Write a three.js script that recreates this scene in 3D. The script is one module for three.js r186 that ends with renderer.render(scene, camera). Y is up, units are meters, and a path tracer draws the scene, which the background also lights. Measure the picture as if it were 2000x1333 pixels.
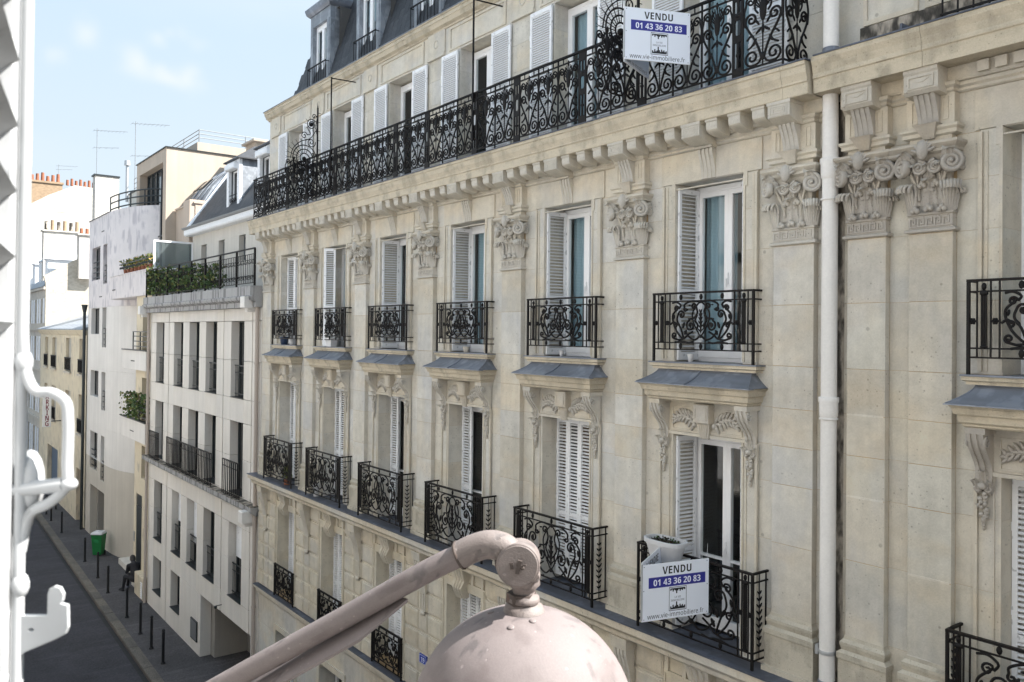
import * as THREE from 'three';
import { mergeGeometries } from 'three/addons/utils/BufferGeometryUtils.js';
import { MarchingCubes } from 'three/addons/objects/MarchingCubes.js';

// ---------- camera, sky, sun, exposure (y up, metres; street wall line z = 0, street runs along x) ----------
const scene = new THREE.Scene();
const EYE = new THREE.Vector3(0, 10.5, 8.2);
const camera = new THREE.PerspectiveCamera(44.88, 2000 / 1333, 0.05, 400);
camera.position.copy(EYE);
camera.lookAt(EYE.x - 0.79484515, EYE.y + 0.01047178, EYE.z - 0.60672195);
camera.rotateZ(THREE.MathUtils.degToRad(0.6));
camera.setViewOffset(2000, 1333, 0, 30.5, 2000, 1333);
scene.add(camera);

const SUN = new THREE.Vector3(0.9, 1.5, -1.08).normalize();
const sun = new THREE.DirectionalLight(new THREE.Color(1, 0.965, 0.91), 5);
sun.position.copy(SUN).multiplyScalar(80).add(new THREE.Vector3(-20, 8, 0));
sun.target.position.set(-20, 8, 0);
sun.castShadow = true; sun.shadow.mapSize.set(4096, 4096);
Object.assign(sun.shadow.camera, { left: -60, right: 60, top: 60, bottom: -60, near: 1, far: 200 });
scene.add(sun, sun.target);

const renderer = new THREE.WebGLRenderer({ antialias: true });
renderer.toneMapping = THREE.LinearToneMapping;
renderer.toneMappingExposure = 3.1;
renderer.shadowMap.enabled = true;

// ---------- noise ----------
function rng(seed) { let a = seed >>> 0; return () => { a = (a + 0x6d2b79f5) | 0; let t = Math.imul(a ^ (a >>> 15), 1 | a); t = (t + Math.imul(t ^ (t >>> 7), 61 | t)) ^ t; return ((t ^ (t >>> 14)) >>> 0) / 4294967296; }; }
const H = (x, y, s) => { let h = Math.imul(x, 374761393) ^ Math.imul(y, 668265263) ^ Math.imul(s, 2246822519); h = Math.imul(h ^ (h >>> 13), 1274126177); return ((h ^ (h >>> 16)) >>> 0) / 4294967296; };
function vn(u, v, p, q, s) { // periodic value noise, u and v in 0..1, p by q cells
  const x = u * p, y = v * q, xi = Math.floor(x), yi = Math.floor(y); let fx = x - xi, fy = y - yi;
  fx = fx * fx * (3 - 2 * fx); fy = fy * fy * (3 - 2 * fy);
  const x0 = ((xi % p) + p) % p, x1 = (x0 + 1) % p, y0 = ((yi % q) + q) % q, y1 = (y0 + 1) % q;
  return (H(x0, y0, s) * (1 - fx) + H(x1, y0, s) * fx) * (1 - fy) + (H(x0, y1, s) * (1 - fx) + H(x1, y1, s) * fx) * fy;
}
const fbm = (u, v, p, q, s, o = 4) => { let a = 0, w = 0.5, t = 0; for (let i = 0; i < o; i++) { a += w * vn(u, v, p << i, q << i, s + i * 17); t += w; w *= 0.5; } return a / t; };
const sst = (a, b, x) => { const t = Math.min(1, Math.max(0, (x - a) / (b - a))); return t * t * (3 - 2 * t); };

// ---------- sky: pale summer blue with thin clouds ----------
{
  const W = 1024, Hh = 512, d = new Float32Array(W * Hh * 4);
  const puffs = [[-0.925, 0.303, -0.24, 0.030, 1], [-0.922, 0.280, -0.248, 0.036, 1], [-0.932, 0.284, -0.21, 0.026, .8], [-0.94, 0.305, -0.162, 0.02, 0.7], [-0.951, 0.278, -0.136, 0.018, 0.6]];
  for (const p of puffs) { const l = Math.hypot(p[0], p[1], p[2]); p[0] /= l; p[1] /= l; p[2] /= l; }
  for (let j = 0; j < Hh; j++) for (let i = 0; i < W; i++) {
    const u = (i + 0.5) / W, v = (j + 0.5) / Hh, el = (v - 0.5) * Math.PI, az = (u - 0.5) * 2 * Math.PI;
    const dx = Math.cos(el) * Math.cos(az), dy = Math.sin(el), dz = Math.cos(el) * Math.sin(az);
    const t = Math.pow(Math.max(0, dy), 0.62);
    let r = 0.300 - 0.165 * t, g = 0.322 - 0.105 * t, b = 0.330 - 0.02 * t;
    let c = 0.22 * sst(0.5, 0.82, fbm(u, v, 16, 24, 7, 5)) * sst(0.02, 0.25, dy);
    for (const [px, py, pz, pr, pa] of puffs) { const q = Math.acos(Math.min(1, dx * px + dy * py + dz * pz)); const n = fbm(u, v, 150, 190, 31, 4); c = Math.max(c, pa * 0.75 * sst(1.0, 0.0, q / (pr * (0.05 + n * 1.9))) * sst(0.3, 0.62, fbm(u, v, 260, 200, 91, 4))); }
    r += (0.325 - r) * c; g += (0.33 - g) * c; b += (0.335 - b) * c;
    const glow = 1 + 1.5 * Math.exp(-Math.acos(Math.min(1, dx * SUN.x + dy * SUN.y + dz * SUN.z)) / 0.42); r *= glow; g *= glow; b *= glow;   // bright air round the sun
    if (dy < 0) { r = 0.2; g = 0.2; b = 0.2; }
    const k = (j * W + i) * 4; d[k] = r; d[k + 1] = g; d[k + 2] = b; d[k + 3] = 1;
  }
  const sky = new THREE.DataTexture(d, W, Hh, THREE.RGBAFormat, THREE.FloatType);
  sky.mapping = THREE.EquirectangularReflectionMapping; sky.magFilter = sky.minFilter = THREE.LinearFilter; sky.needsUpdate = true;
  scene.background = sky; scene.environment = sky;
}

// ---------- textures ----------
function tex(size, fn, srgb = true) {
  const d = new Uint8Array(size * size * 4);
  for (let j = 0; j < size; j++) for (let i = 0; i < size; i++) {
    const c = fn((i + 0.5) / size, (j + 0.5) / size), k = (j * size + i) * 4;
    for (let n = 0; n < 3; n++) d[k + n] = Math.max(0, Math.min(255, (Array.isArray(c) ? c[n] : c) * 255));
    d[k + 3] = 255;
  }
  const t = new THREE.DataTexture(d, size, size); t.wrapS = t.wrapT = THREE.RepeatWrapping; t.magFilter = THREE.LinearFilter; t.minFilter = THREE.LinearMipmapLinearFilter; t.generateMipmaps = true;
  if (srgb) t.colorSpace = THREE.SRGBColorSpace; t.needsUpdate = true; return t;
}
const rep = (t, m) => { t.repeat.set(1 / m, 1 / m); return t; };   // uv are in metres
const pit = (u, v, n, s, lim) => { const x = u * n, y = v * n, xi = Math.floor(x), yi = Math.floor(y), h = H(xi % n, yi % n, s); if (h > lim) return 0; const cx = 0.25 + 0.5 * H(xi, yi, s + 1), cy = 0.25 + 0.5 * H(xi, yi, s + 2), r = 0.1 + 0.24 * H(xi, yi, s + 3); return sst(r, r * 0.5, Math.hypot(x - xi - cx, y - yi - cy)); };
const stoneMap = rep(tex(1024, (u, v) => {
  const a = fbm(u, v, 5, 5, 1, 5), f = vn(u, v, 300, 300, 5), g = fbm(u, v, 34, 34, 9, 3), warm = sst(0.5, 0.75, fbm(u, v, 4, 7, 21, 4)), gr = sst(0.5, 0.72, fbm(u, v, 7, 3, 40, 5)), st = fbm(u, v, 40, 3, 77, 3);
  const ps = sst(0.45, 0.7, fbm(u, v, 6, 6, 55, 3)), p = Math.max(pit(u, v, 90, 3, 0.10 * ps), pit(u, v, 170, 8, 0.13 * ps) * 0.7, pit(u, v, 40, 12, .012) * 0.9);
  const k = 0.95 + 0.13 * (a - 0.5) + 0.05 * (f - 0.5) + 0.09 * (g - 0.5) + 0.07 * (st - 0.5) - 0.16 * p;
  return [k * (1 + 0.012 * warm - 0.04 * gr), k * (1 - 0.008 * warm - 0.03 * gr), k * (1 - 0.035 * warm - 0.005 * gr)];
}), 3.3);
const stoneBump = rep(tex(512, (u, v) => 0.55 + 0.3 * (vn(u, v, 220, 220, 5) - 0.5) + 0.4 * (fbm(u, v, 24, 24, 9, 4) - 0.5) - 0.3 * pit(u, v, 60, 3, 0.08), false), 1.65);
const grimeMap = rep(tex(1024, (u, v) => { // weathered ledges: soot streaks and lichen
  const s = sst(0.42, 0.72, fbm(u, v, 26, 5, 4, 5)), b = sst(0.45, 0.65, fbm(u, v, 9, 9, 14, 5)), f = vn(u, v, 280, 280, 5), k = 0.95 - 0.08 * s * b - 0.06 * b + 0.06 * (f - 0.5) - 0.12 * pit(u, v, 90, 6, 0.12);
  return [k, k * 0.985, k * 0.95];
}), 2.4);
const sootMap = rep(tex(512, (u, v) => { const s = sst(0.36, 0.62, fbm(u, v, 12, 5, 44, 5)), f = vn(u, v, 200, 60, 5), k = 0.95 - 0.55 * s + 0.1 * (f - 0.5); return [k, k * 0.98, k * 0.95]; }), 1.3);
const sootMap2 = rep(tex(512, (u, v) => { const s = sst(0.46, 0.72, fbm(u, v, 22, 4, 64, 5)), f = vn(u, v, 200, 90, 5), k = 0.96 - 0.28 * s + 0.06 * (f - 0.5); return [k, k, k]; }), 2.2);
const plasterMap = rep(tex(1024, (u, v) => { const s = fbm(u, v, 30, 2, 3, 4), a = fbm(u, v, 5, 4, 8, 5), f = vn(u, v, 256, 256, 2), k = 0.94 + 0.07 * (a - 0.5) + 0.06 * (s - 0.5) + 0.03 * (f - 0.5); return [k, k * 0.995, k * 0.985]; }), 4);
const stainMap = rep(tex(1024, (u, v) => { const s = sst(0.5, 0.68, fbm(u, v, 22, 3, 33, 4)) * sst(0.42, 0.6, fbm(u, v, 6, 5, 18, 5)), a = fbm(u, v, 7, 7, 8, 5), f = vn(u, v, 256, 256, 2), k = 0.955 + 0.07 * (a - 0.5) + 0.03 * (f - 0.5) - 0.13 * s; return [k, k * 0.99, k * (0.985 + 0.02 * s)]; }), 3.1);
const asphaltMap = rep(tex(1024, (u, v) => { const f = vn(u, v, 400, 400, 1), g = vn(u, v, 140, 140, 6), a = fbm(u, v, 6, 6, 4, 5), l = sst(0.60, 0.7, fbm(u, v, 24, 3, 19, 4)); const k = 0.74 + 0.22 * (f - 0.5) + 0.16 * (g - 0.5) + 0.26 * (a - 0.5) + 0.07 * l; return [k, k, k * 1.01]; }), 5);
const graniteMap = rep(tex(512, (u, v) => { const f = vn(u, v, 160, 160, 1), g = vn(u, v, 70, 70, 6), a = fbm(u, v, 5, 5, 4, 4), k = 0.78 + 0.24 * (f - 0.5) + 0.2 * (g - 0.5) + 0.2 * (a - 0.5); return [k, k * 0.98, k * 0.95]; }), 1.5);
const zincMap = rep(tex(512, (u, v) => { const a = fbm(u, v, 5, 4, 4, 5), s = fbm(u, v, 3, 26, 9, 3), b = sst(0.55, 0.7, fbm(u, v, 11, 8, 23, 4)), k = 0.84 + 0.22 * (a - 0.5) + 0.14 * (s - 0.5) + 0.12 * b; return [k * 0.99, k, k * 1.01]; }), 1.7);
const paintMap = rep(tex(512, (u, v) => { const a = fbm(u, v, 6, 6, 4, 4), p = sst(0.70, 0.76, fbm(u, v, 26, 22, 9, 4)), k = 0.98 + 0.04 * (a - 0.5) - 0.16 * p; return [k, k, k]; }), 1.3);
const ironMap = rep(tex(256, (u, v) => { const a = fbm(u, v, 8, 8, 4, 4), p = sst(0.6, 0.8, fbm(u, v, 20, 20, 9, 3)); return [0.8 + 0.3 * (a - 0.5) + 0.2 * p, 0.8 + 0.3 * (a - 0.5), 0.8 + 0.3 * (a - 0.5) - 0.08 * p]; }), 0.7);
const rubbleMap = rep(tex(1024, (u, v) => { const k = 0.88 + 0.2 * (fbm(u, v, 20, 34, 4, 4) - 0.5) + 0.12 * (fbm(u, v, 6, 6, 5, 4) - 0.5); return [k, k * 0.98, k * 0.95]; }), 3);
const lampMap = rep(tex(1024, (u, v) => { const a = fbm(u, v, 4, 4, 4, 5), g = vn(u, v, 300, 300, 2), s = sst(0.62, 0.78, fbm(u, v, 18, 9, 9, 5)), w = pit(u, v, 40, 6, 0.05), dk = sst(0.5, 0.75, fbm(u, v, 7, 12, 61, 5)), k = 0.86 + 0.09 * (a - 0.5) + 0.05 * (g - 0.5) - 0.14 * s - 0.08 * dk + 0.13 * w; return [k * (1 + 0.01 * dk), k * (0.985 + 0.01 * s), k * (0.975 + 0.02 * s)]; }), 0.55);

// ---------- materials (linear base colours) ----------
const col = (r, g, b) => new THREE.Color().setRGB(r, g, b);
const mat = (r, g, b, o = {}) => new THREE.MeshStandardMaterial({ color: col(r, g, b), roughness: 0.85, metalness: 0, ...o });
const sb = { map: stoneMap, bumpMap: stoneBump, bumpScale: 0.0025, roughness: 0.92 };
const STONE = [[0.645, 0.605, 0.525], [0.635, 0.605, 0.54], [0.665, 0.615, 0.52], [0.64, 0.605, 0.535], [0.62, 0.575, 0.495], [0.655, 0.625, 0.555], [0.60, 0.575, 0.52], [0.60, 0.56, 0.48], [0.665, 0.64, 0.585]].map(c => mat(...c, sb));
const STONE2 = [[0.585, 0.545, 0.46], [0.57, 0.54, 0.47], [0.60, 0.55, 0.46], [0.555, 0.51, 0.43], [0.59, 0.56, 0.485]].map(c => mat(...c, sb));
const RUST = [[0.64, 0.585, 0.475], [0.625, 0.575, 0.48], [0.66, 0.595, 0.475], [0.61, 0.555, 0.455]].map(c => mat(...c, sb));
const M = {
  trim: mat(0.635, 0.585, 0.49, sb), carve: mat(0.60, 0.555, 0.475, sb), carve2: mat(0.46, 0.415, 0.35, sb), trim2: mat(0.575, 0.52, 0.425, sb),
  cornice: mat(0.63, 0.575, 0.485, { ...sb, map: grimeMap }), cornice2: mat(0.58, 0.525, 0.435, { ...sb, map: grimeMap }),
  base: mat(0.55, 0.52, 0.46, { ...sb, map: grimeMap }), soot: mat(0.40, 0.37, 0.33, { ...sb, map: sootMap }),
  mortar: mat(0.47, 0.345, 0.20, sb), mortarPale: mat(0.66, 0.62, 0.54, sb),
  iron: new THREE.MeshPhysicalMaterial({ color: col(0.0105, 0.009, 0.009), map: ironMap, roughness: 0.55, specularIntensity: 0.45 }),
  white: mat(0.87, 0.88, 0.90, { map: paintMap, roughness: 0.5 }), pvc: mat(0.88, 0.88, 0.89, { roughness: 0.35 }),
  zinc: mat(0.27, 0.29, 0.335, { map: zincMap, roughness: 0.45, metalness: 0.3 }), zincDark: mat(0.135, 0.15, 0.19, { map: zincMap, roughness: 0.5, metalness: 0.3 }), zincPale: mat(0.36, 0.38, 0.41, { map: zincMap, roughness: 0.5, metalness: 0.25 }),
  slate: [[0.062, 0.067, 0.082], [0.05, 0.055, 0.068], [0.075, 0.08, 0.095]].map(c => mat(...c, { map: graniteMap, roughness: 0.6 })),
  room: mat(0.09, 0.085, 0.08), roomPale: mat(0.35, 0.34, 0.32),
  glass: new THREE.MeshPhysicalMaterial({ color: col(0.93, 0.97, 0.97), transmission: 1, thickness: 0, roughness: 0.03, ior: 1.52, specularIntensity: 1 }),
  curtain: mat(0.30, 0.41, 0.47, { roughness: 1, side: THREE.DoubleSide }),
  modern: [[0.80, 0.765, 0.72], [0.785, 0.755, 0.715], [0.81, 0.77, 0.715]].map(c => mat(...c, { map: plasterMap, roughness: 0.8 })),
  modernJoint: mat(0.28, 0.26, 0.24), concrete: mat(0.40, 0.395, 0.395, { map: sootMap2, bumpMap: stoneBump, bumpScale: 0.003 }),
  render: mat(0.79, 0.765, 0.74, { map: plasterMap }), renderStain: mat(0.74, 0.71, 0.715, { map: stainMap }), renderLow: mat(0.60, 0.555, 0.49, { map: plasterMap }), garage: mat(0.42, 0.40, 0.37, { map: plasterMap }),
  sunlitWall: mat(0.66, 0.645, 0.62, { map: rubbleMap }), peach: mat(0.50, 0.42, 0.345, { map: plasterMap }), peachShaded: mat(0.54, 0.45, 0.375, { map: plasterMap }),  // far walls toned for full sun; peach split into sunlit and shaded tones
  facing: mat(0.66, 0.64, 0.605, { map: plasterMap }), cream: mat(0.70, 0.625, 0.47, { map: stainMap }), creamDull: mat(0.62, 0.57, 0.49, { map: stainMap }), rubble: mat(0.62, 0.585, 0.52, { map: rubbleMap, bumpMap: stoneBump, bumpScale: 0.01 }),
  brick: mat(0.42, 0.31, 0.21, { map: rubbleMap }), potRed: mat(0.36, 0.14, 0.08, { map: rubbleMap }), paleWall: mat(0.68, 0.65, 0.60, { map: plasterMap }),
  darkMetal: mat(0.035, 0.042, 0.045, { roughness: 0.45, metalness: 0.4 }), greyMetal: mat(0.25, 0.26, 0.27, { roughness: 0.45, metalness: 0.4 }), galv: mat(0.45, 0.46, 0.47, { roughness: 0.45, metalness: 0.5 }),
  darkGlass: new THREE.MeshPhysicalMaterial({ color: col(0.025, 0.028, 0.03), roughness: 0.06, specularIntensity: 0.8 }),
  asphalt: mat(0.078, 0.076, 0.088, { map: asphaltMap, roughness: 0.95, bumpMap: stoneBump, bumpScale: 0.004 }), pavement: mat(0.125, 0.118, 0.122, { map: asphaltMap, roughness: 0.95, bumpMap: stoneBump, bumpScale: 0.003 }),
  granite: [[0.20, 0.185, 0.17], [0.17, 0.16, 0.15], [0.23, 0.21, 0.185]].map(c => mat(...c, { map: graniteMap })), paint: mat(0.42, 0.42, 0.43, { map: stainMap }),
  lamp: mat(0.265, 0.232, 0.232, { map: lampMap, bumpMap: lampMap, bumpScale: 0.0012, roughness: 0.72 }), lampCast: mat(0.27, 0.235, 0.225, { map: lampMap, bumpMap: lampMap, bumpScale: 0.004, roughness: 0.65 }), bolt: mat(0.13, 0.10, 0.088, { map: ironMap, roughness: 0.8 }),
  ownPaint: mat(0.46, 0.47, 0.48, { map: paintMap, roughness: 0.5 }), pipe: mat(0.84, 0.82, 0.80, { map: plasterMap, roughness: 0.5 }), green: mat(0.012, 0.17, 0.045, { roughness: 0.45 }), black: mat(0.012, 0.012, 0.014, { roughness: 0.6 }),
  plastic: mat(0.62, 0.62, 0.63, { roughness: 0.45 }), soil: mat(0.035, 0.024, 0.016, { map: graniteMap, roughness: 1 }), blueGlaze: mat(0.03, 0.05, 0.10, { roughness: 0.3 }),
  leaf: [[0.06, 0.11, 0.03], [0.09, 0.14, 0.035], [0.045, 0.085, 0.027], [0.19, 0.20, 0.06]].map(c => mat(...c, { side: THREE.DoubleSide, roughness: 0.75 })), flower: mat(0.65, 0.45, 0.15, { side: THREE.DoubleSide }),
  wood: mat(0.16, 0.09, 0.05, { roughness: 0.6 }), blueDoor: mat(0.09, 0.13, 0.19, { roughness: 0.5 }),
};

// ---------- geometry helpers: every geometry leaves as position + normal + uv in metres ----------
const V3 = (x, y, z) => new THREE.Vector3(x, y, z);
function fin(g) {
  if (g.userData.fin) return g;
  if (g.index) g = g.toNonIndexed();
  for (const k of Object.keys(g.attributes)) if (!['position', 'normal'].includes(k)) g.deleteAttribute(k);
  if (!g.attributes.normal) g.computeVertexNormals();
  const p = g.attributes.position, n = p.count, uv = new Float32Array(n * 2), a = V3(), b = V3(), c = V3();
  for (let i = 0; i < n; i += 3) {
    a.fromBufferAttribute(p, i); b.fromBufferAttribute(p, i + 1).sub(a); c.fromBufferAttribute(p, i + 2).sub(a); b.cross(c);
    const x = Math.abs(b.x), y = Math.abs(b.y), z = Math.abs(b.z), ax = x > y && x > z ? 0 : y > z ? 1 : 2;
    for (let k = 0; k < 3; k++) { const X = p.getX(i + k), Y = p.getY(i + k), Z = p.getZ(i + k); uv[(i + k) * 2] = ax === 0 ? Z + 0.37 : X; uv[(i + k) * 2 + 1] = ax === 1 ? Z + 0.71 : Y; }
  }
  g.setAttribute('uv', new THREE.BufferAttribute(uv, 2)); g.userData.fin = true; return g;
}
const cat = l => { l = [l].flat(9).map(g => fin(g)); return l.length === 1 ? l[0] : Object.assign(mergeGeometries(l), { userData: { fin: true } }); };
function tris(v) { const g = new THREE.BufferGeometry(); g.setAttribute('position', new THREE.BufferAttribute(new Float32Array(v), 3)); g.computeVertexNormals(); return fin(g); }
function quad(o, a, b, c, d) { o.push(...a, ...b, ...c, ...a, ...c, ...d); }
// rectangles [t, a0, a1, b0, b1] joined along an axis: 'z' (a = x, b = y) or 'y' (a = x, b = z)
function loft(axis, L) {
  const o = [], P = axis === 'z' ? (t, a, b) => [a, b, t] : (t, a, b) => [a, t, b];
  const ring = l => { const r = [P(l[0], l[1], l[3]), P(l[0], l[2], l[3]), P(l[0], l[2], l[4]), P(l[0], l[1], l[4])]; return axis === 'z' ? r : [r[0], r[3], r[2], r[1]]; };
  const R = L.map(ring);
  for (let i = 0; i + 1 < R.length; i++) for (let k = 0; k < 4; k++) { const m = (k + 1) % 4; quad(o, R[i][k], R[i][m], R[i + 1][m], R[i + 1][k]); }
  const f = R[0], e = R[R.length - 1]; quad(o, f[3], f[2], f[1], f[0]); quad(o, e[0], e[1], e[2], e[3]);
  return tris(o);
}
const box = (x0, x1, y0, y1, z0, z1) => loft('z', [[z0, x0, x1, y0, y1], [z1, x0, x1, y0, y1]]);
const cbox = (x0, x1, y0, y1, z0, z1, c = 0.006) => loft('z', [[z0, x0, x1, y0, y1], [z1 - c, x0, x1, y0, y1], [z1, x0 + c, x1 - c, y0 + c, y1 - c]]);
const mould = (x0, x1, zb, L) => loft('y', L.map(([y, ex, z]) => [y, x0 - ex, x1 + ex, zb, z]));   // moulding with returns: levels [y, side reach, front z]
function profX(pts, x0, x1) { // polygon [z, y] pushed along x
  const g = new THREE.ExtrudeGeometry(new THREE.Shape(pts.map(p => new THREE.Vector2(p[0], p[1]))), { depth: x1 - x0, bevelEnabled: false });
  g.applyMatrix4(new THREE.Matrix4().makeBasis(V3(0, 0, 1), V3(0, 1, 0), V3(-1, 0, 0))); g.translate(x1, 0, 0); return fin(g);
}
function plate(pts, z0, z1, holes = [], bev = 0) { // polygon [x, y] pushed along z
  const s = new THREE.Shape(pts.map(p => new THREE.Vector2(p[0], p[1]))); for (const h of holes) s.holes.push(new THREE.Path(h.map(p => new THREE.Vector2(p[0], p[1]))));
  const g = new THREE.ExtrudeGeometry(s, { depth: z1 - z0 - 2 * bev, bevelEnabled: bev > 0, bevelSize: bev, bevelThickness: bev, bevelSegments: 1, curveSegments: 8 }); g.translate(0, 0, z0 + bev); return fin(g);
}
const rectPath = (x0, x1, y0, y1) => [[x0, y0], [x1, y0], [x1, y1], [x0, y1]];
function tube(pts, r, seg = pts.length * 3, rad = 5) { const c = new THREE.CatmullRomCurve3(pts.map(p => V3(p[0], p[1], p[2] || 0)), false, 'centripetal'); return fin(new THREE.TubeGeometry(c, seg, r, rad, false)); }
function rod(a, b, r, n = 6) { const A = V3(...a), B = V3(...b), d = B.clone().sub(A), g = new THREE.CylinderGeometry(r, r, d.length(), n); g.applyQuaternion(new THREE.Quaternion().setFromUnitVectors(V3(0, 1, 0), d.clone().normalize())); g.translate((A.x + B.x) / 2, (A.y + B.y) / 2, (A.z + B.z) / 2); return fin(g); }
const ball = (x, y, z, rx, ry = rx, rz = rx, n = 8) => { const g = new THREE.SphereGeometry(1, n, Math.max(4, n * 0.7 | 0)); g.scale(rx, ry, rz); g.translate(x, y, z); return fin(g); };
const cyl = (x, y0, y1, z, r0, r1 = r0, n = 16) => { const g = new THREE.CylinderGeometry(r1, r0, y1 - y0, n); g.translate(x, (y0 + y1) / 2, z); return fin(g); };
const lathe = (pts, n = 32) => fin(new THREE.LatheGeometry(pts.map(p => new THREE.Vector2(p[0], p[1])), n));
const mv = (g, x = 0, y = 0, z = 0, rx = 0, ry = 0, rz = 0, s = 1) => { const c = g.clone(); c.userData = { fin: true }; if (s !== 1) Array.isArray(s) ? c.scale(...s) : c.scale(s, s, s); if (rx) c.rotateX(rx); if (ry) c.rotateY(ry); if (rz) c.rotateZ(rz); c.translate(x, y, z); return c; };
const flipX = g => { const c = g.clone(); c.userData = { fin: true }; const p = c.attributes.position, n = c.attributes.normal, u = c.attributes.uv; for (let i = 0; i < p.count; i++) { p.setX(i, -p.getX(i)); n.setX(i, -n.getX(i)); } for (const at of [p, n, u]) { const w = at.itemSize, A = at.array; for (let i = 0; i < p.count; i += 3) for (let k = 0; k < w; k++) { const q = A[(i + 1) * w + k]; A[(i + 1) * w + k] = A[(i + 2) * w + k]; A[(i + 2) * w + k] = q; } } return c; };
const both = g => [g, flipX(g)];
function spiral(cx, cy, R, a0, turns, dir = 1, n = 14, end = 0.2) { const o = []; for (let i = 0; i <= n; i++) { const t = i / n, a = a0 + dir * t * turns * Math.PI * 2, r = R * (1 - (1 - end) * t); o.push([cx + r * Math.cos(a), cy + r * Math.sin(a), 0]); } return o; }

// ---------- objects ----------
const used = new Map();
const numbered = n => { const k = used.get(n) || 0; used.set(n, k + 1); return k ? `${n}_${String(k).padStart(3, '0')}` : n; };
function thing(name, label, category, pos = [0, 0, 0], group, turn = 0) {
  const o = new THREE.Group(); o.name = numbered(name); o.position.set(...pos); o.rotation.y = turn; o.userData = { label, category }; if (group) o.userData.group = group; scene.add(o); return o;
}
function part(parent, name, geo, material, stuff) { const m = new THREE.Mesh(cat(geo), material); m.name = name; m.castShadow = m.receiveShadow = true; if (stuff) m.userData.kind = 'stuff'; parent.add(m); return m; }
function wpart(parent, name, geo, material, stuff) { const m = part(parent, name, geo, material, stuff); m.position.copy(parent.position).negate(); return m; }   // geometry given in world metres
function group(parent, name, pos = [0, 0, 0], ry = 0, world) { const g = new THREE.Group(); g.name = name; g.position.set(...pos); if (world) g.position.sub(parent.position); g.rotation.y = ry; parent.add(g); return g; }
function structure(name, geo, material, parent = scene) { const m = new THREE.Mesh(cat(geo), material); m.name = numbered(name); m.castShadow = m.receiveShadow = true; m.userData.kind = 'structure'; parent.add(m); return m; }
function copy(o, label, pos, turn = 0) { const c = o.clone(); c.name = numbered(o.name.replace(/_\d{3}$/, '')); c.userData = { ...o.userData, label }; c.position.set(...pos); c.rotation.y = turn; scene.add(c); return c; }
const R0 = rng(11);
const pick = (a, r = R0) => a[(r() * a.length) | 0];

// ---------- units shared by the stone buildings ----------
const cacheG = new Map(); const once = (k, f) => { if (!cacheG.has(k)) cacheG.set(k, f()); return cacheG.get(k); };
// louvred leaf, hinge edge at x = 0, sole at y = 0
function shutterLeaf(parent, w, h, pos, ry, { single = false, tight = false, material = M.white, name = 'shutter' } = {}) {
  const g = group(parent, name, pos, ry, true), key = `${w}|${h}|${tight}`, st = 0.042, ym = h * 0.40, e = 0.001;
  part(g, 'leaf_frame', once('lf' + key, () => [plate(rectPath(0, w, 0, h), -0.017, 0.017, [rectPath(st, w - st, 0.10, ym - 0.03), rectPath(st, w - st, ym + 0.03, h - 0.06)], 0.003)]), material);
  const S = once('sl' + key, () => fin(new THREE.BoxGeometry(w - 2 * st + 0.01, 0.007, tight ? 0.046 : 0.036).rotateX(tight ? 0.95 : 0.5)));
  const ys = []; const p = tight ? 0.037 : 0.0495; for (const [a, b] of [[0.10, ym - 0.03], [ym + 0.03, h - 0.06]]) { const n = Math.floor((b - a) / p); for (let i = 0; i < n; i++) ys.push(a + (b - a) * (i + 0.5) / n); }
  if (single) for (const y of ys) part(g, 'slat', S, material).position.set(w / 2, y, 0);
  else part(g, 'louvres', once('lv' + key, () => cat(ys.map(y => mv(S, w / 2, y, 0)))), material, true);
  part(g, 'hinge', once('hg' + key, () => [0.22, 0.5, 0.82].map(t => rod([-0.004, h * t - 0.04, 0.012], [-0.004, h * t + 0.04, 0.012], 0.009))), material);
  return g;
}
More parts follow.
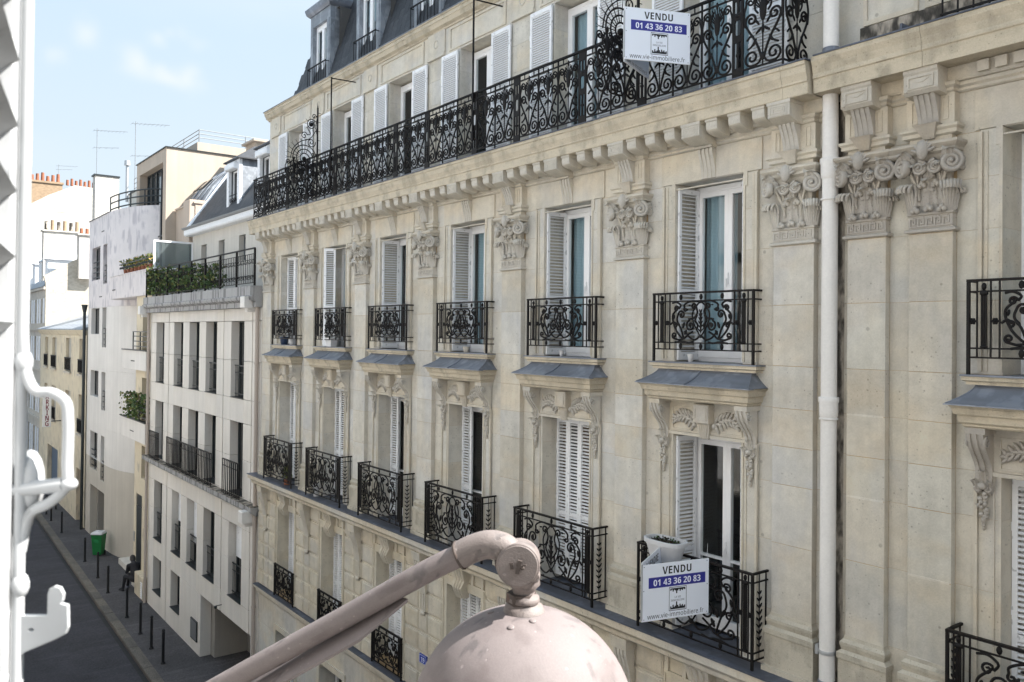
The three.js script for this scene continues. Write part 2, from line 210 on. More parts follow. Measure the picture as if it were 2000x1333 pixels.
// white two-leaf window, sole centre at the origin, glass plane z = 0
function windowUnit(parent, w, h, pos, { curtain = 0, half = false, blind = 0, bars = 0, dark = false, fm = M.pvc } = {}) {
  const g = group(parent, 'window', pos, 0, true), f = 0.05, s = 0.055, key = `${w}|${h}|${half}|${bars}`;
  const L = [];
  part(g, 'frame', once('wf' + key, () => [plate(rectPath(-w / 2, w / 2, 0, h), -0.05, 0.02, [rectPath(-w / 2 + f, w / 2 - f, 0.05, h - 0.07)], 0.004), ...(w > 0.8 ? [box(-0.2, 0.2, h - 0.058, h - 0.04, 0.02, 0.034)] : [])]), fm);
  const leafs = half ? [-1] : [-1, 1], W = w / 2 - f;
  for (const d of leafs) {
    const x0 = d < 0 ? -W : 0.004, x1 = d < 0 ? -0.004 : W;
    part(g, 'sash', once('ws' + key + d, () => [plate(rectPath(x0, x1, 0.055, h - 0.075), -0.03, 0.032, [rectPath(x0 + s, x1 - s, 0.14, h - 0.075 - s)], 0.005), ...(bars ? [box(x0 + s, x1 - s, h * 0.36, h * 0.36 + 0.03, -0.02, 0.03)] : [])]), fm);
    part(g, 'pane', once('wp' + key + d, () => tris([x0 + s, 0.14, 0, x1 - s, 0.14, 0, x1 - s, h - 0.13, 0, x0 + s, 0.14, 0, x1 - s, h - 0.13, 0, x0 + s, h - 0.13, 0])), M.glass);
  }
  if (!half) part(g, 'handle', once('wh', () => [box(-0.008, 0.012, 1.0, 1.14, 0.032, 0.05), rod([0.002, 1.06, 0.04], [0.002, 1.06, 0.07], 0.007), rod([0.002, 1.06, 0.07], [0.002, 0.96, 0.07], 0.007)]), M.pvc);
  if (curtain) for (const d of curtain > 1 ? [-1, 1] : [-1]) part(g, 'curtain', once('cu' + key + d + curtain, () => { const o = [], n = 40, c0 = d < 0 ? -W : W * (curtain > 1 ? 0.12 : 1), c1 = d < 0 ? (curtain > 1 ? -W * 0.12 : W * 0.1) : W, z = t => -0.13 + 0.022 * Math.sin(t * 46) + 0.012 * Math.sin(t * 17 + 1); for (let i = 0; i < n; i++) { const a = c0 + (c1 - c0) * i / n, b = c0 + (c1 - c0) * (i + 1) / n; quad(o, [a, 0.08, z(a)], [b, 0.08, z(b)], [b, h - 0.1, z(b)], [a, h - 0.1, z(a)]); } return tris(o); }), M.curtain);
  if (blind) part(g, 'blind', once('bl' + key + blind, () => box(-W, W, h - 0.1 - blind, h - 0.1, -0.1, -0.095)), M.curtain);
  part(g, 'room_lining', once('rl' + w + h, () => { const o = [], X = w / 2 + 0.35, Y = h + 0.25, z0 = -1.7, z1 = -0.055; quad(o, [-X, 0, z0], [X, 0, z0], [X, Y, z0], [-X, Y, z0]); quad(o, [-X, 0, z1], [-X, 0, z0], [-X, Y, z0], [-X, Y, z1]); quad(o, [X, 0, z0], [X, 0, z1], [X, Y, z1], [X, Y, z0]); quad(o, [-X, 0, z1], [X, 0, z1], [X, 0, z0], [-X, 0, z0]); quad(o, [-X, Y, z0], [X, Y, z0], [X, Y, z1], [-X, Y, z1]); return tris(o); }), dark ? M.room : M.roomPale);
  return g;
}
const LF = (w, h, curl = 0.05, lob = 5) => once(`leaf${w}|${h}|${curl}|${lob}`, () => { // acanthus leaf rising from y = 0, curling towards +z
  const nu = 8, nv = 16, P = (u, v) => { const q = Math.min(v, 0.68) / 0.68, b = Math.max(0, v - 0.68) / 0.32, an = b * 2.6; let y = h * 0.86 * q, z = 0.012 + 0.03 * q * q; y += curl * Math.sin(an); z += curl * (1 - Math.cos(an)); const ww = w / 2 * (1 - 0.35 * v * v) * (0.86 + 0.14 * Math.abs(Math.sin(v * lob * Math.PI))) * (b > 0.6 ? 1 - (b - 0.6) * 1.6 : 1); return [u * ww, y, z + 0.013 * Math.cos(u * 9) * (1 - 0.3 * v) - 0.028 * u * u]; };
  const o = []; for (let j = 0; j < nv; j++) for (let i = 0; i < nu; i++) { const u0 = -1 + 2 * i / nu, u1 = -1 + 2 * (i + 1) / nu, v0 = j / nv, v1 = (j + 1) / nv; quad(o, P(u0, v0), P(u1, v0), P(u1, v1), P(u0, v1)); } return tris(o);
});
const VOL = (R, r = R * 0.26) => once(`vol${R}`, () => cat([tube(spiral(0, 0, R, Math.PI * 0.5, 2.1, 1, 26, 0.12), r, 44, 6), ball(0, 0, 0, R * 0.26, R * 0.26, r * 1.7, 7)]));
function meander(x0, x1, y0, y1, z, n) { const o = [], w = (x1 - x0) / n, h = y1 - y0, t = h * 0.15, d = z + 0.012; for (let i = 0; i < n; i++) { const a = x0 + i * w, k = w - t * 1.2; const B = (p, q, r, s) => o.push(box(a + p, a + q, y0 + r, y0 + s, z - 0.002, d)); B(0, t, 0, h); B(t, k, h - t, h); B(k - t, k, h * 0.28, h - t); B(k * 0.42, k - t, h * 0.28, h * 0.28 + t); B(k * 0.42, k * 0.42 + t, h * 0.28 + t, h * 0.62); B(t, w, 0, t * 0.8); } return o; }
// pilaster capital: foot at y = 0, wall at z = 0, shaft half width a, shaft face z = f
function capital(parent, x, y, a, f, m) {
  const g = group(parent, 'capital', [x, y, 0], 0, true), k = `cap${a}|${f}`;
  part(g, 'astragal', once(k + 'a', () => mould(-a, a, 0, [[0, -0.002, f - 0.002], [0.012, 0.035, f + 0.035], [0.036, 0.035, f + 0.035], [0.05, 0.006, f + 0.008]])), m);
  part(g, 'meander_band', once(k + 'm', () => [box(-a, a, 0.05, 0.172, 0, f + 0.006), ...meander(-a + 0.01, a - 0.01, 0.062, 0.155, f + 0.006, 5), mould(-a, a, 0, [[0.172, 0, f + 0.006], [0.18, 0.012, f + 0.02], [0.2, 0.012, f + 0.02]])]), m);
  part(g, 'bell', once(k + 'b', () => loft('y', [[0.2, -a + 0.03, a - 0.03, 0, f - 0.01], [0.55, -a + 0.03, a - 0.03, 0, f], [0.80, -a - 0.01, a + 0.01, 0, f + 0.05]])), m);
  const leaves = [[0, 0.2, 0.19, 0.30, 0.065], [-0.12, 0.27, 0.16, 0.38, 0.07], [0.12, 0.27, 0.16, 0.38, 0.07], [0, 0.40, 0.13, 0.24, 0.055]];
  for (const [lx, ly, w, h, c] of leaves) part(g, 'leaf', LF(w, h, c), m).position.set(lx, ly, f + (ly > 0.35 ? 0.035 : 0.0));
  const shell = once('shell', () => { const o = []; for (let i = -3; i <= 3; i++) o.push(tube([[i * 0.014, 0, 0.0], [i * 0.019, 0.10, 0.035 - 0.003 * i * i], [i * 0.023, 0.19, 0.06 - 0.005 * i * i], [i * 0.024, 0.235, 0.10 - 0.006 * i * i], [i * 0.023, 0.205, 0.135 - 0.006 * i * i], [i * 0.021, 0.17, 0.13 - 0.006 * i * i]], 0.0145, 14, 6)); return cat(o); });
  for (const [d, ry] of [[-1, -0.5], [1, 0.5]]) { const q = part(g, 'shell_leaf', shell, m); q.position.set(d * (a - 0.03), 0.205, f - 0.005); q.rotation.y = ry; q.scale.setScalar(1.15); }
  const sq = part(g, 'shell_leaf', shell, m); sq.position.set(a - 0.02, 0.215, f * 0.4); sq.rotation.y = Math.PI / 2; sq.scale.setScalar(0.85);
  for (const [vx, vy, R, d] of [[-a - 0.02, 0.655, 0.10, -1], [a + 0.02, 0.655, 0.10, 1], [-0.07, 0.63, 0.07, 1], [0.085, 0.63, 0.07, -1]]) { const v = part(g, 'volute', d < 0 ? VOL(R) : once('fv' + R, () => flipX(VOL(R))), m); v.position.set(vx, vy, f + 0.085); v.rotation.y = (vx < -0.1 ? -0.55 : vx > 0.1 ? 0.55 : 0); v.scale.z = 1.6; }
  const sv = part(g, 'volute', VOL(0.08), m); sv.position.set(a + 0.06, 0.66, f * 0.4); sv.rotation.y = Math.PI / 2;
  for (const d of [-1, 1]) { const q = part(g, 'leaf', LF(0.15, 0.20, 0.05, 4), m); q.position.set(d * (a - 0.06), 0.60, f + 0.05); q.rotation.z = -d * 0.35; q.rotation.x = 0.25; }
  part(g, 'flower', once('flw', () => { const o = [ball(0, 0.02, 0.03, 0.055, 0.10, 0.055, 10)]; for (let i = 0; i < 7; i++) { const t = (i / 6 - 0.5) * 2.4; o.push(mv(ball(0, 0.075, 0.0, 0.017, 0.055, 0.02, 7), 0, -0.01, 0.02, 0, 0, -t)); } for (let k = 0; k < 4; k++) for (const d of [-1, 0, 1]) o.push(ball(d * 0.02, -0.03 + k * 0.033, 0.068 - Math.abs(d) * 0.012 - Math.abs(k - 1.5) * 0.006, 0.014, 0.016, 0.02, 6)); return cat(o); }), m).position.set(-0.02, 0.775, f + 0.10);
  part(g, 'bud', once('bud', () => [[-0.13, 0.215], [0.0, 0.23], [0.13, 0.215], [-0.06, 0.46], [0.07, 0.46]].flatMap(([x, y]) => [ball(x - 0.022, y, 0, 0.026, 0.03, 0.03, 8), ball(x + 0.022, y + 0.004, 0, 0.026, 0.03, 0.03, 8), ball(x, y + 0.026, 0.004, 0.024, 0.03, 0.028, 8)])), m).position.set(0, 0, f + 0.045);
  for (const d of [0, 1]) part(g, 'stem', once(k + 's' + d, () => both(cat([tube([[0.10, 0.32, f + 0.015], [0.12, 0.45, f + 0.03], [0.17, 0.58, f + 0.05], [a - 0.02, 0.735, f + 0.075]], 0.016, 12, 5), tube([[0.10, 0.40, f + 0.02], [0.11, 0.52, f + 0.035], [0.09, 0.60, f + 0.05], [0.05, 0.71, f + 0.07]], 0.013, 12, 5)]))[d]), m);
  part(g, 'abacus', once(k + 'ab', () => mould(-a, a, 0, [[0.755, 0.0, f + 0.05], [0.775, 0.06, f + 0.09], [0.80, 0.06, f + 0.09], [0.84, 0.095, f + 0.13], [0.865, 0.095, f + 0.13]])), m);
  return g;
}
// fluted bracket: top at y = 0, reaches down h, back at z = 0
const FLUTE = (w, h, d) => once(`fl${w}|${h}|${d}`, () => { const P = (o) => { const p = [[0, 0], [d - o, 0], [d - o, -h * 0.12]]; for (let i = 1; i <= 8; i++) { const t = i / 8; p.push([(d - o) * (1 - 0.72 * Math.sin(t * Math.PI / 2)) , -h * (0.12 + 0.88 * t)]); } p.push([0, -h]); return p; }; const o = [profX(P(0.016), -w / 2 + 0.004, w / 2 - 0.004)], n = 4, r = w / (n * 2 - 1) * 1.2; for (let i = 0; i < n; i++) { const x = -w / 2 + (w - r) * i / (n - 1); o.push(profX(P(0), x, x + r)); } return cat(o); });
// scrolled side console under the hoods: top at y = 0
const CONSOLE = once('console', () => { const p = [], B = []; const N = 22; for (let i = 0; i <= N; i++) { const t = i / N; p.push([0.045 + 0.19 * Math.pow(1 - t, 1.6) + 0.028 * Math.sin(t * Math.PI * 2.1), -0.46 * t]); } B.push([0, 0], ...p, [0, -0.46]); const o = [profX(B.map(([z, y]) => [Math.max(0, z - 0.014), y]), -0.071, 0.071)]; for (const x of [-0.075, -0.02, 0.04]) o.push(profX(B, x, x + 0.035)); for (const s of [-1, 1]) o.push(mv(tube(spiral(0, 0, 0.055, 1.57, 1.6, 1, 18, 0.15), 0.012, 28, 5), s * 0.08, -0.075, 0.165, 0, Math.PI / 2)); return cat(o); });
const DROP = once('drop', () => { const o = [], r = rng(5); o.push(mv(LF(0.10, 0.17, 0.03), 0, -0.06, 0.04), mv(LF(0.075, 0.12, 0.03), -0.035, -0.10, 0.035, 0, 0, 0.35), mv(LF(0.075, 0.12, 0.03), 0.035, -0.10, 0.035, 0, 0, -0.35)); for (const s of [-1, 1]) o.push(mv(tube(spiral(0, 0, 0.034, 1.57, 1.4, s, 14, 0.2), 0.012, 18, 5), s * 0.05, -0.055, 0.055)); for (let i = 0; i < 16; i++) { const t = i / 16; o.push(ball((r() - 0.5) * 0.10 * (1 - t * 0.6), -0.10 - 0.26 * t, 0.04 + 0.03 * r() * (1 - t), 0.017 + 0.012 * r(), 0.024, 0.022, 7)); } o.push(ball(0, -0.03, 0.07, 0.04, 0.035, 0.035)); for (let i = 0; i < 3; i++) o.push(ball(0, -0.36 - i * 0.032, 0.035 - i * 0.004, 0.022 - i * 0.004, 0.022, 0.02, 7)); return cat(o); });
// iron panels, drawn in x, y; mirrored halves
function ironPanel(w, h, oval) {
  return once(`ip${w}|${h}|${oval}`, () => {
    const X = v => v * w, Y = v => v * h, r = 0.0135, T = (p, rr = r, rad = 5) => tube(p.map(q => [q[0], q[1], 0]), rr, p.length * 3, rad), L = [];
    const sp = (cx, cy, R, a, t, d, n = 12) => spiral(X(cx), Y(cy), R * h, a, t, d, n, 0.22);
    L.push(T([...sp(0.115, 0.87, 0.075, 3.4, 1.15, -1).reverse(), [X(0.055), Y(0.74)], [X(0.10), Y(0.60)], [X(0.2), Y(0.56)], ...sp(0.165, 0.41, 0.135, 1.3, 1.3, -1)]));
    L.push(T([...sp(0.40, 0.82, 0.07, 2.6, 1.3, -1, 12).reverse(), [X(0.465), Y(0.66)], [X(0.44), Y(0.42)], [X(0.37), Y(0.22)], [X(0.28), Y(0.1)], [X(0.2), Y(0.2)], [X(0.13), Y(0.27)]]));
    L.push(T([[X(0.28), Y(0.12)], [X(0.33), Y(0.35)], [X(0.39), Y(0.55)], ...sp(0.315, 0.67, 0.105, 0.1, 1.25, 1)]));
    L.push(T([[X(0.5), Y(0.44)], [X(0.45), Y(0.5)], ...sp(0.42, 0.42, 0.06, 1.3, 1.2, 1, 9)]));
    L.push(T([[X(0.26), Y(0.11)], [X(0.36), Y(0.07)], ...sp(0.435, 0.175, 0.075, -1.7, 1.3, 1, 11)]));
    L.push(T([[X(0.02), Y(0.16)], [X(0.08), Y(0.08)], [X(0.17), Y(0.12)], [X(0.26), Y(0.28)]]));
    L.push(T([[X(0.03), Y(0.98)], [X(0.17), Y(0.99)], [X(0.27), Y(0.9)], ...sp(0.25, 0.80, 0.05, 0.9, 1.1, -1, 9)]), T([[X(0.12), Y(0.02)], [X(0.2), Y(0.0)], [X(0.3), Y(0.03)], [X(0.42), Y(0.0)]]), T([[X(0.07), Y(0.3)], [X(0.05), Y(0.42)], [X(0.09), Y(0.54)], [X(0.06), Y(0.66)]]), T([[X(0.47), Y(0.96)], [X(0.4), Y(0.98)], [X(0.33), Y(0.9)], [X(0.36), Y(0.82)]]));
    if (oval) L.push(T([[0, Y(0.99)], [X(0.07), Y(0.88)], [X(0.135), Y(0.7)], [X(0.12), Y(0.5)], [X(0.06), Y(0.3)], [0, Y(0.14)]], 0.011));
    for (const [x, y, a, s] of [[0.28, 0.42, 0.4, 0.07], [0.36, 0.44, -0.6, 0.06], [0.315, 0.67, 0, 0.045], [0.165, 0.41, 0, 0.05], [0.245, 0.25, 0.5, 0.06], [0.44, 0.62, 0.2, 0.05], [0.23, 0.78, 1.1, 0.045], [0.18, 0.9, 1.5, 0.03]]) L.push(mv(ball(0, 0, 0, s * h * 0.6, s * h * 1.25, 0.012, 7), X(x), Y(y), 0, 0, 0, a));
    const C = []; for (let i = 0; i < 6; i++) for (const d of [-1, 1]) C.push(mv(ball(0, 0.045 * h, 0, 0.016 * h, 0.075 * h, 0.012, 7), 0, Y(0.27 + i * 0.085), 0.004, 0, 0, d * (0.85 - i * 0.1)));
    C.push(ball(0, Y(0.50), 0, 0.024 * h, 0.30 * h, 0.016, 8), ball(0, Y(0.16), 0, 0.05 * h, 0.045 * h, 0.02, 8), ball(0, Y(0.98), 0, 0.02 * h, 0.05 * h, 0.014, 7));
    return cat([...L.flatMap(g => [g, flipX(g)]), ...C]);
  });
}
const ROS = once('ros', () => { const o = [ball(0, 0, 0, 0.016, 0.016, 0.02, 7)]; for (let i = 0; i < 6; i++) { const a = i / 6 * 6.283; o.push(ball(Math.cos(a) * 0.02, Math.sin(a) * 0.02, 0, 0.014, 0.014, 0.012, 6)); } return cat(o); });
// window-width railing: front plane at z = d, returns to the wall, foot at y = 0
function railing(parent, x, y, w, h, d, { foot = 0.15, side = 0.27, oval = false, z0 = 0, fancySide = false } = {}) {
  const g = group(parent, 'balcony_railing', [x, y, z0], 0, true), k = `rl${w}|${h}|${d}|${foot}|${side}`, a = w / 2, b = a - side, t = 0.011;
  part(g, 'top_rail', once(k + 't', () => [box(-a - 0.012, a + 0.012, h - 0.024, h, d - 0.02, d + 0.022), ...[-1, 1].map(s => box(s * a - 0.014, s * a + 0.014, h - 0.024, h, -0.01, d - 0.02))]), M.iron);
  part(g, 'rail', once(k + 'r', () => [h - 0.115, foot + 0.085, foot].flatMap(yy => [box(-a, a, yy - 0.008, yy + 0.008, d - 0.008, d + 0.008), ...[-1, 1].map(s => box(s * a - 0.008, s * a + 0.008, yy - 0.008, yy + 0.008, -0.01, d - 0.008))])), M.iron);
  const post = once(k + 'p', () => box(-0.014, 0.014, 0, h - 0.024, -0.014, 0.014)), bar = once(k + 'b', () => box(-t / 1.6, t / 1.6, foot, h - 0.024, -t / 1.6, t / 1.6));
  for (const s of [-1, 1]) {
    part(g, 'post', post, M.iron).position.set(s * a, 0, d);
    for (const q of [0.28, 0.72, 1]) part(g, 'bar', bar, M.iron).position.set(s * (a - side * q), 0, d);
    for (const q of [0.14, 0.86]) part(g, 'rosette', ROS, M.iron).position.set(s * (a - side * q), h * 0.56, d);
    part(g, 'fluted_bar', once(k + 'f', () => [-1, 0, 1].map(i => rod([i * 0.017, foot + 0.1, 0], [i * 0.017, h - 0.13, 0], 0.0105, 6)).concat([ball(0, foot + 0.1, 0, 0.036, 0.02, 0.02), ball(0, h - 0.13, 0, 0.042, 0.03, 0.02), ball(0, h - 0.07, 0, 0.024, 0.035, 0.02)])), M.iron).position.set(s * (a - side * 0.5), 0, d);
    if (fancySide) { part(g, 'leaf_bar', once('lb' + h, () => { const o = [rod([0, foot, 0], [0, h - 0.03, 0], 0.006)]; for (let i = 0; i < 9; i++) { const yy = 0.26 + i * 0.075, q = 0.028 + 0.016 * Math.sin((i + 0.5) / 9 * Math.PI); for (const e of [-1, 1]) o.push(mv(ball(0, 0, 0, 0.014, q, 0.01, 6), 0, yy, e * q * 0.6, e * 0.75)); } return cat(o); }), M.iron).position.set(s * a, 0, d * 0.55); part(g, 'bar', bar, M.iron).position.set(s * a, 0, d * 0.12); }
  }
  part(g, 'scroll_panel', ironPanel(w - 2 * side - 0.03, h - foot - 0.20, oval), M.iron).position.set(0, foot + 0.085, d);
  for (const q of [-0.32, 0, 0.32]) for (const y of [h - 0.066, foot + 0.043]) part(g, 'collar', once('collar', () => ball(0, 0, 0, 0.028, 0.04, 0.016, 7)), M.iron).position.set(q * b * 2, y, d);
  return g;
}
// lyre panel of the long balcony, width .49, height .93
const LYRE = once('lyre', () => {
  const T = (p, rr = 0.0125) => tube(p, rr, p.length * 3, 5), L = [], sp = (cx, cy, R, a, t, d, n = 12) => spiral(cx, cy, R, a, t, d, n, 0.2);
  L.push(T([[0.012, 0.10, 0], [0.05, 0.22, 0], [0.10, 0.33, 0], [0.17, 0.44, 0], [0.215, 0.53, 0], ...sp(0.145, 0.565, 0.072, 0.1, 1.35, 1)], 0.0145));
  L.push(T([[0.012, 0.12, 0], [0.05, 0.06, 0], ...sp(0.135, 0.13, 0.095, -1.9, 1.45, 1)], 0.0135));
  L.push(T([[0.19, 0.235, 0], [0.13, 0.27, 0], [0.10, 0.33, 0], [0.15, 0.38, 0], [0.2, 0.34, 0]]));
  L.push(T([[0.22, 0.50, 0], [0.235, 0.66, 0], [0.21, 0.76, 0], ...sp(0.155, 0.775, 0.06, 0.5, 1.3, 1)]));
  L.push(T([[0.06, 0.62, 0], [0.1, 0.68, 0], [0.09, 0.76, 0], [0.05, 0.82, 0]]));
  const C = [ball(0, 0.655, 0, 0.046, 0.14, 0.022, 9), ball(0, 0.43, 0, 0.02, 0.06, 0.014, 7), rod([0, 0.03, 0], [0, 0.6, 0], 0.008), ball(0, 0.12, 0, 0.036, 0.05, 0.02, 8), ball(0, 0.875, 0, 0.02, 0.05, 0.014, 7)];
  for (let i = -4; i <= 4; i++) { const a = i * 0.24; C.push(rod([Math.sin(a) * 0.03, 0.66, 0], [Math.sin(a) * 0.17, 0.66 + Math.cos(a) * 0.2, 0], 0.0082, 5)); }
  for (const s of [-1, 1]) { C.push(mv(ball(0, 0, 0, 0.018, 0.055, 0.012, 7), s * 0.05, 0.42, 0, 0, 0, s * 0.9), mv(ball(0, 0, 0, 0.016, 0.05, 0.012, 7), s * 0.10, 0.30, 0, 0, 0, s * 0.5), mv(ball(0, 0, 0, 0.015, 0.05, 0.012, 7), s * 0.07, 0.52, 0, 0, 0, -s * 0.6)); }
  return cat([...L.flatMap(g => [g, flipX(g)]), ...C]);
});

// ---------- the stone apartment buildings ----------
const OW = 0.53;   // half width of the openings
const COURSES = [6.70, 7.36, 8.16, 8.83, 9.26, 9.69, 10.17, 10.86, 11.53, 12.02, 12.46];
function stoneFront(o, { bays, pils, x0, x1, pal, trim, carve, cornice, seed, firstFloor = true }) {
  const r = rng(seed), g = 0.0014;
  const edges = [x0, ...bays.flatMap(b => [b - OW, b + OW]), x1], solids = [];
  for (let i = 0; i < edges.length; i += 2) solids.push([edges[i], edges[i + 1]]);
  // mortar core with its openings
  const core = solids.map(([a, b]) => box(a + 0.004, b - 0.004, 3.5, 13.05, -0.45, -0.0025));
  for (const b of bays) for (const [ya, yb] of [[3.5, 3.85], [6.02, 6.66], [9.26, 10.15], [12.48, 13.05]]) core.push(box(b - OW - 0.004, b + OW + 0.004, ya, yb, -0.45, -0.0025));
  for (const [px, pa, pz] of pils) core.push(box(px - pa + 0.004, px + pa - 0.004, 7.3, 11.54, -0.003, pz - 0.0025));
  for (const b of bays) for (const s of [-1, 1]) { const a = b + s * (OW + 0.003), c = b + s * (OW + 0.202); core.push(box(Math.min(a, c), Math.max(a, c), 6.71, 12.455, -0.003, 0.0195)); }
  wpart(o, 'wall', core, M.mortar);
  // ashlar of the two main storeys
  const stone = (a, b, y0, y1, zb, zf, c = 0.002) => wpart(o, 'stone_block', cbox(a + g, b - g, y0 + g, y1 - g, zb, zf + (r() - 0.5) * 0.002, c), pick(pal, r));
  for (const [a, b] of solids) {
    const hasL = bays.some(q => Math.abs(q + OW - a) < 0.01), hasR = bays.some(q => Math.abs(q - OW - b) < 0.01), la = hasL ? a + 0.205 : a, lb = hasR ? b - 0.205 : b;
    const P = pils.filter(p => p[0] > a && p[0] < b);
    for (let c = 0; c + 1 < COURSES.length; c++) {
      const y0 = COURSES[c], y1 = COURSES[c + 1];
      if (hasL) stone(a, la, y0, y1, -0.43, 0.022); if (hasR) stone(lb, b, y0, y1, -0.43, 0.022);
      let x = la; for (const [px, pa] of P) { if (px - pa - x > 0.05) stone(x, px - pa, y0, y1, -0.02, 0); x = px + pa; } if (lb - x > 0.05) stone(x, lb, y0, y1, -0.02, 0);
      if (y1 < 11.6) for (const [px, pa, pz] of P) if (y0 > 7.2) stone(px - pa, px + pa, y0, y1, -0.02, pz, 0.004);
    }
    // field above the capitals
    let x = a; for (const [px, pa] of P) { if (px - pa - x > 0.05) stone(x, px - pa, 12.46, 12.86, -0.02, -0.001); x = px + pa; } if (b - x > 0.05) stone(x, b, 12.46, 12.86, -0.02, -0.001);
  }
  for (const b of bays) { stone(b - OW, b, 12.46, 12.86, -0.43, -0.001); stone(b, b + OW, 12.46, 12.86, -0.43, -0.001); }
  // pilasters: pedestal, capital, blocks of the entablature
  for (const [px, a, pz, big] of pils) {
    wpart(o, 'pilaster_base', mould(px - a, px + a, -0.01, [[6.70, 0.075, pz + 0.075], [6.76, 0.075, pz + 0.075], [6.765, 0.05, pz + 0.05], [7.12, 0.05, pz + 0.05], [7.13, 0.06, pz + 0.065], [7.19, 0.06, pz + 0.065], [7.22, 0.02, pz + 0.03], [7.27, 0.035, pz + 0.045], [7.30, 0.035, pz + 0.045], [7.33, 0.01, pz + 0.012], [7.365, 0, pz + 0.004]]), M.base);
    capital(o, px, 11.53, a, pz, carve);
    wpart(o, 'entablature_block', [mould(px - a - 0.02, px + a + 0.02, -0.01, [[12.395, -0.03, pz + 0.01], [12.46, -0.03, pz + 0.01], [12.475, 0.03, pz + 0.045], [12.51, 0.03, pz + 0.045], [12.53, 0.05, pz + 0.07], [12.555, 0.05, pz + 0.07], [12.56, 0.0, pz + 0.02], [12.86, 0, pz + 0.02]])], trim);
    wpart(o, 'fluted_bracket', [mv(FLUTE(0.20, 0.31, 0.13), px, 12.89, pz + 0.02), mould(px - 0.1, px + 0.1, pz, [[12.44, -0.05, pz + 0.05], [12.55, 0.0, pz + 0.12], [12.575, 0.02, pz + 0.14]])], carve);
    wpart(o, 'panel_moulding', [-1, 1].flatMap(s => { const c = px + s * (a - 0.065); return [box(c - 0.03, c - 0.022, 12.61, 12.83, pz + 0.018, pz + 0.03), box(c + 0.022, c + 0.03, 12.61, 12.83, pz + 0.018, pz + 0.03), box(c - 0.022, c + 0.022, 12.61, 12.618, pz + 0.018, pz + 0.03), box(c - 0.022, c + 0.022, 12.822, 12.83, pz + 0.018, pz + 0.03)]; }), trim);
  }
  // entablature run between the blocks
  const runs = (y0, y1, z, gap = 0) => { const L = []; let x = x0; for (const [px, a] of pils) { L.push([x, px - a - gap]); x = px + a + gap; } L.push([x, x1]); return L.filter(q => q[1] - q[0] > 0.06); };
  for (const [a, b] of runs()) wpart(o, 'frieze_moulding', profX([[-0.01, 12.86], [0.012, 12.86], [0.03, 12.875], [0.03, 12.9], [0.055, 12.92], [0.055, 12.955], [-0.01, 12.955]], a, b), trim);
  for (const [px, a, pz] of pils) wpart(o, 'frieze_moulding', mould(px - a, px + a, -0.01, [[12.86, 0.005, pz + 0.025], [12.875, 0.02, pz + 0.045], [12.9, 0.02, pz + 0.045], [12.92, 0.045, pz + 0.07], [12.955, 0.045, pz + 0.07]]), trim);
  for (const b of bays) {
    const sx = 0.205 + OW;
    // architrave round the third-floor window and the panel over it
    wpart(o, 'window_surround', [-1, 1].flatMap(s => { const B = (p, q, z) => { const a = b + s * p, c = b + s * q; return box(Math.min(a, c), Math.max(a, c), 10.2, 12.44, 0.015, z); }; return [B(OW + 0.002, OW + 0.03, 0.036), B(sx - 0.075, sx - 0.045, 0.034), B(sx - 0.03, sx + 0.004, 0.05)]; }).concat([box(b - sx, b + sx, 12.385, 12.40, -0.001, 0.02)]), trim);
    wpart(o, 'frieze_panel', [plate(rectPath(b - 0.78, b + 0.78, 12.47, 12.85), -0.002, 0.02, [rectPath(b - 0.74, b + 0.74, 12.455, 12.81)]), box(b - OW - 0.06, b - OW - 0.005, 12.30, 12.47, 0.02, 0.034), box(b + OW + 0.005, b + OW + 0.06, 12.30, 12.47, 0.02, 0.034)], trim);
    wpart(o, 'keystone', [mv(FLUTE(0.22, 0.36, 0.10), b, 12.83, 0), box(b - 0.125, b + 0.125, 12.835, 12.955, 0, 0.125), ], trim); for (const i of [-1, 0, 1]) wpart(o, 'gutta', ball(b + i * 0.05, 12.868, 0.125, 0.016, 0.022, 0.014, 6), trim);
    // second floor: frieze panel, consoles, hood
    wpart(o, 'lintel', [box(b - 0.60, b + 0.60, 9.275, 9.68, -0.43, 0.03), box(b - 0.60, b + 0.60, 9.235, 9.272, -0.43, 0.05)], trim);
    wpart(o, 'panel_moulding', plate(rectPath(b - 0.545, b + 0.545, 9.30, 9.60), 0.028, 0.045, [rectPath(b - 0.53, b + 0.53, 9.315, 9.585)]), trim);
    wpart(o, 'keystone', [cbox(b - 0.12, b + 0.12, 9.42, 9.655, 0.02, 0.15, 0.01), plate(rectPath(b - 0.095, b + 0.095, 9.46, 9.62), 0.148, 0.16, [rectPath(b - 0.075, b + 0.075, 9.48, 9.60)]), loft('y', [[9.22, b - 0.055, b + 0.055, 0.02, 0.06], [9.34, b - 0.09, b + 0.09, 0.02, 0.09], [9.42, b - 0.1, b + 0.1, 0.02, 0.1]]), ...[-2, -1, 0, 1, 2].map(i => tube([[b + i * 0.012, 9.235, 0.06], [b + i * 0.025, 9.33, 0.095], [b + i * 0.034, 9.405, 0.1]], 0.013, 6, 5))], carve);
    const spray = once('spray', () => { const L = []; for (let i = 0; i < 7; i++) for (const d of [-1, 0, 1]) { const t = i / 6, x = 0.15 + 0.30 * t, y = -0.03 + 0.05 * Math.sin(t * 3), a = d === 0 ? -1.57 : d > 0 ? -0.62 - 0.3 * t : -2.5 + 0.3 * t, l = 0.058 - 0.016 * t; L.push(mv(ball(0, l, 0, 0.0155, l, 0.016, 7), x, y, 0.004, 0, 0, a)); } L.push(tube([[0.12, -0.05, 0], [0.28, 0.0, 0], [0.5, 0.0, 0]], 0.01, 12, 4), ball(0.15, -0.05, 0.01, 0.035, 0.03, 0.02)); return cat(L); });
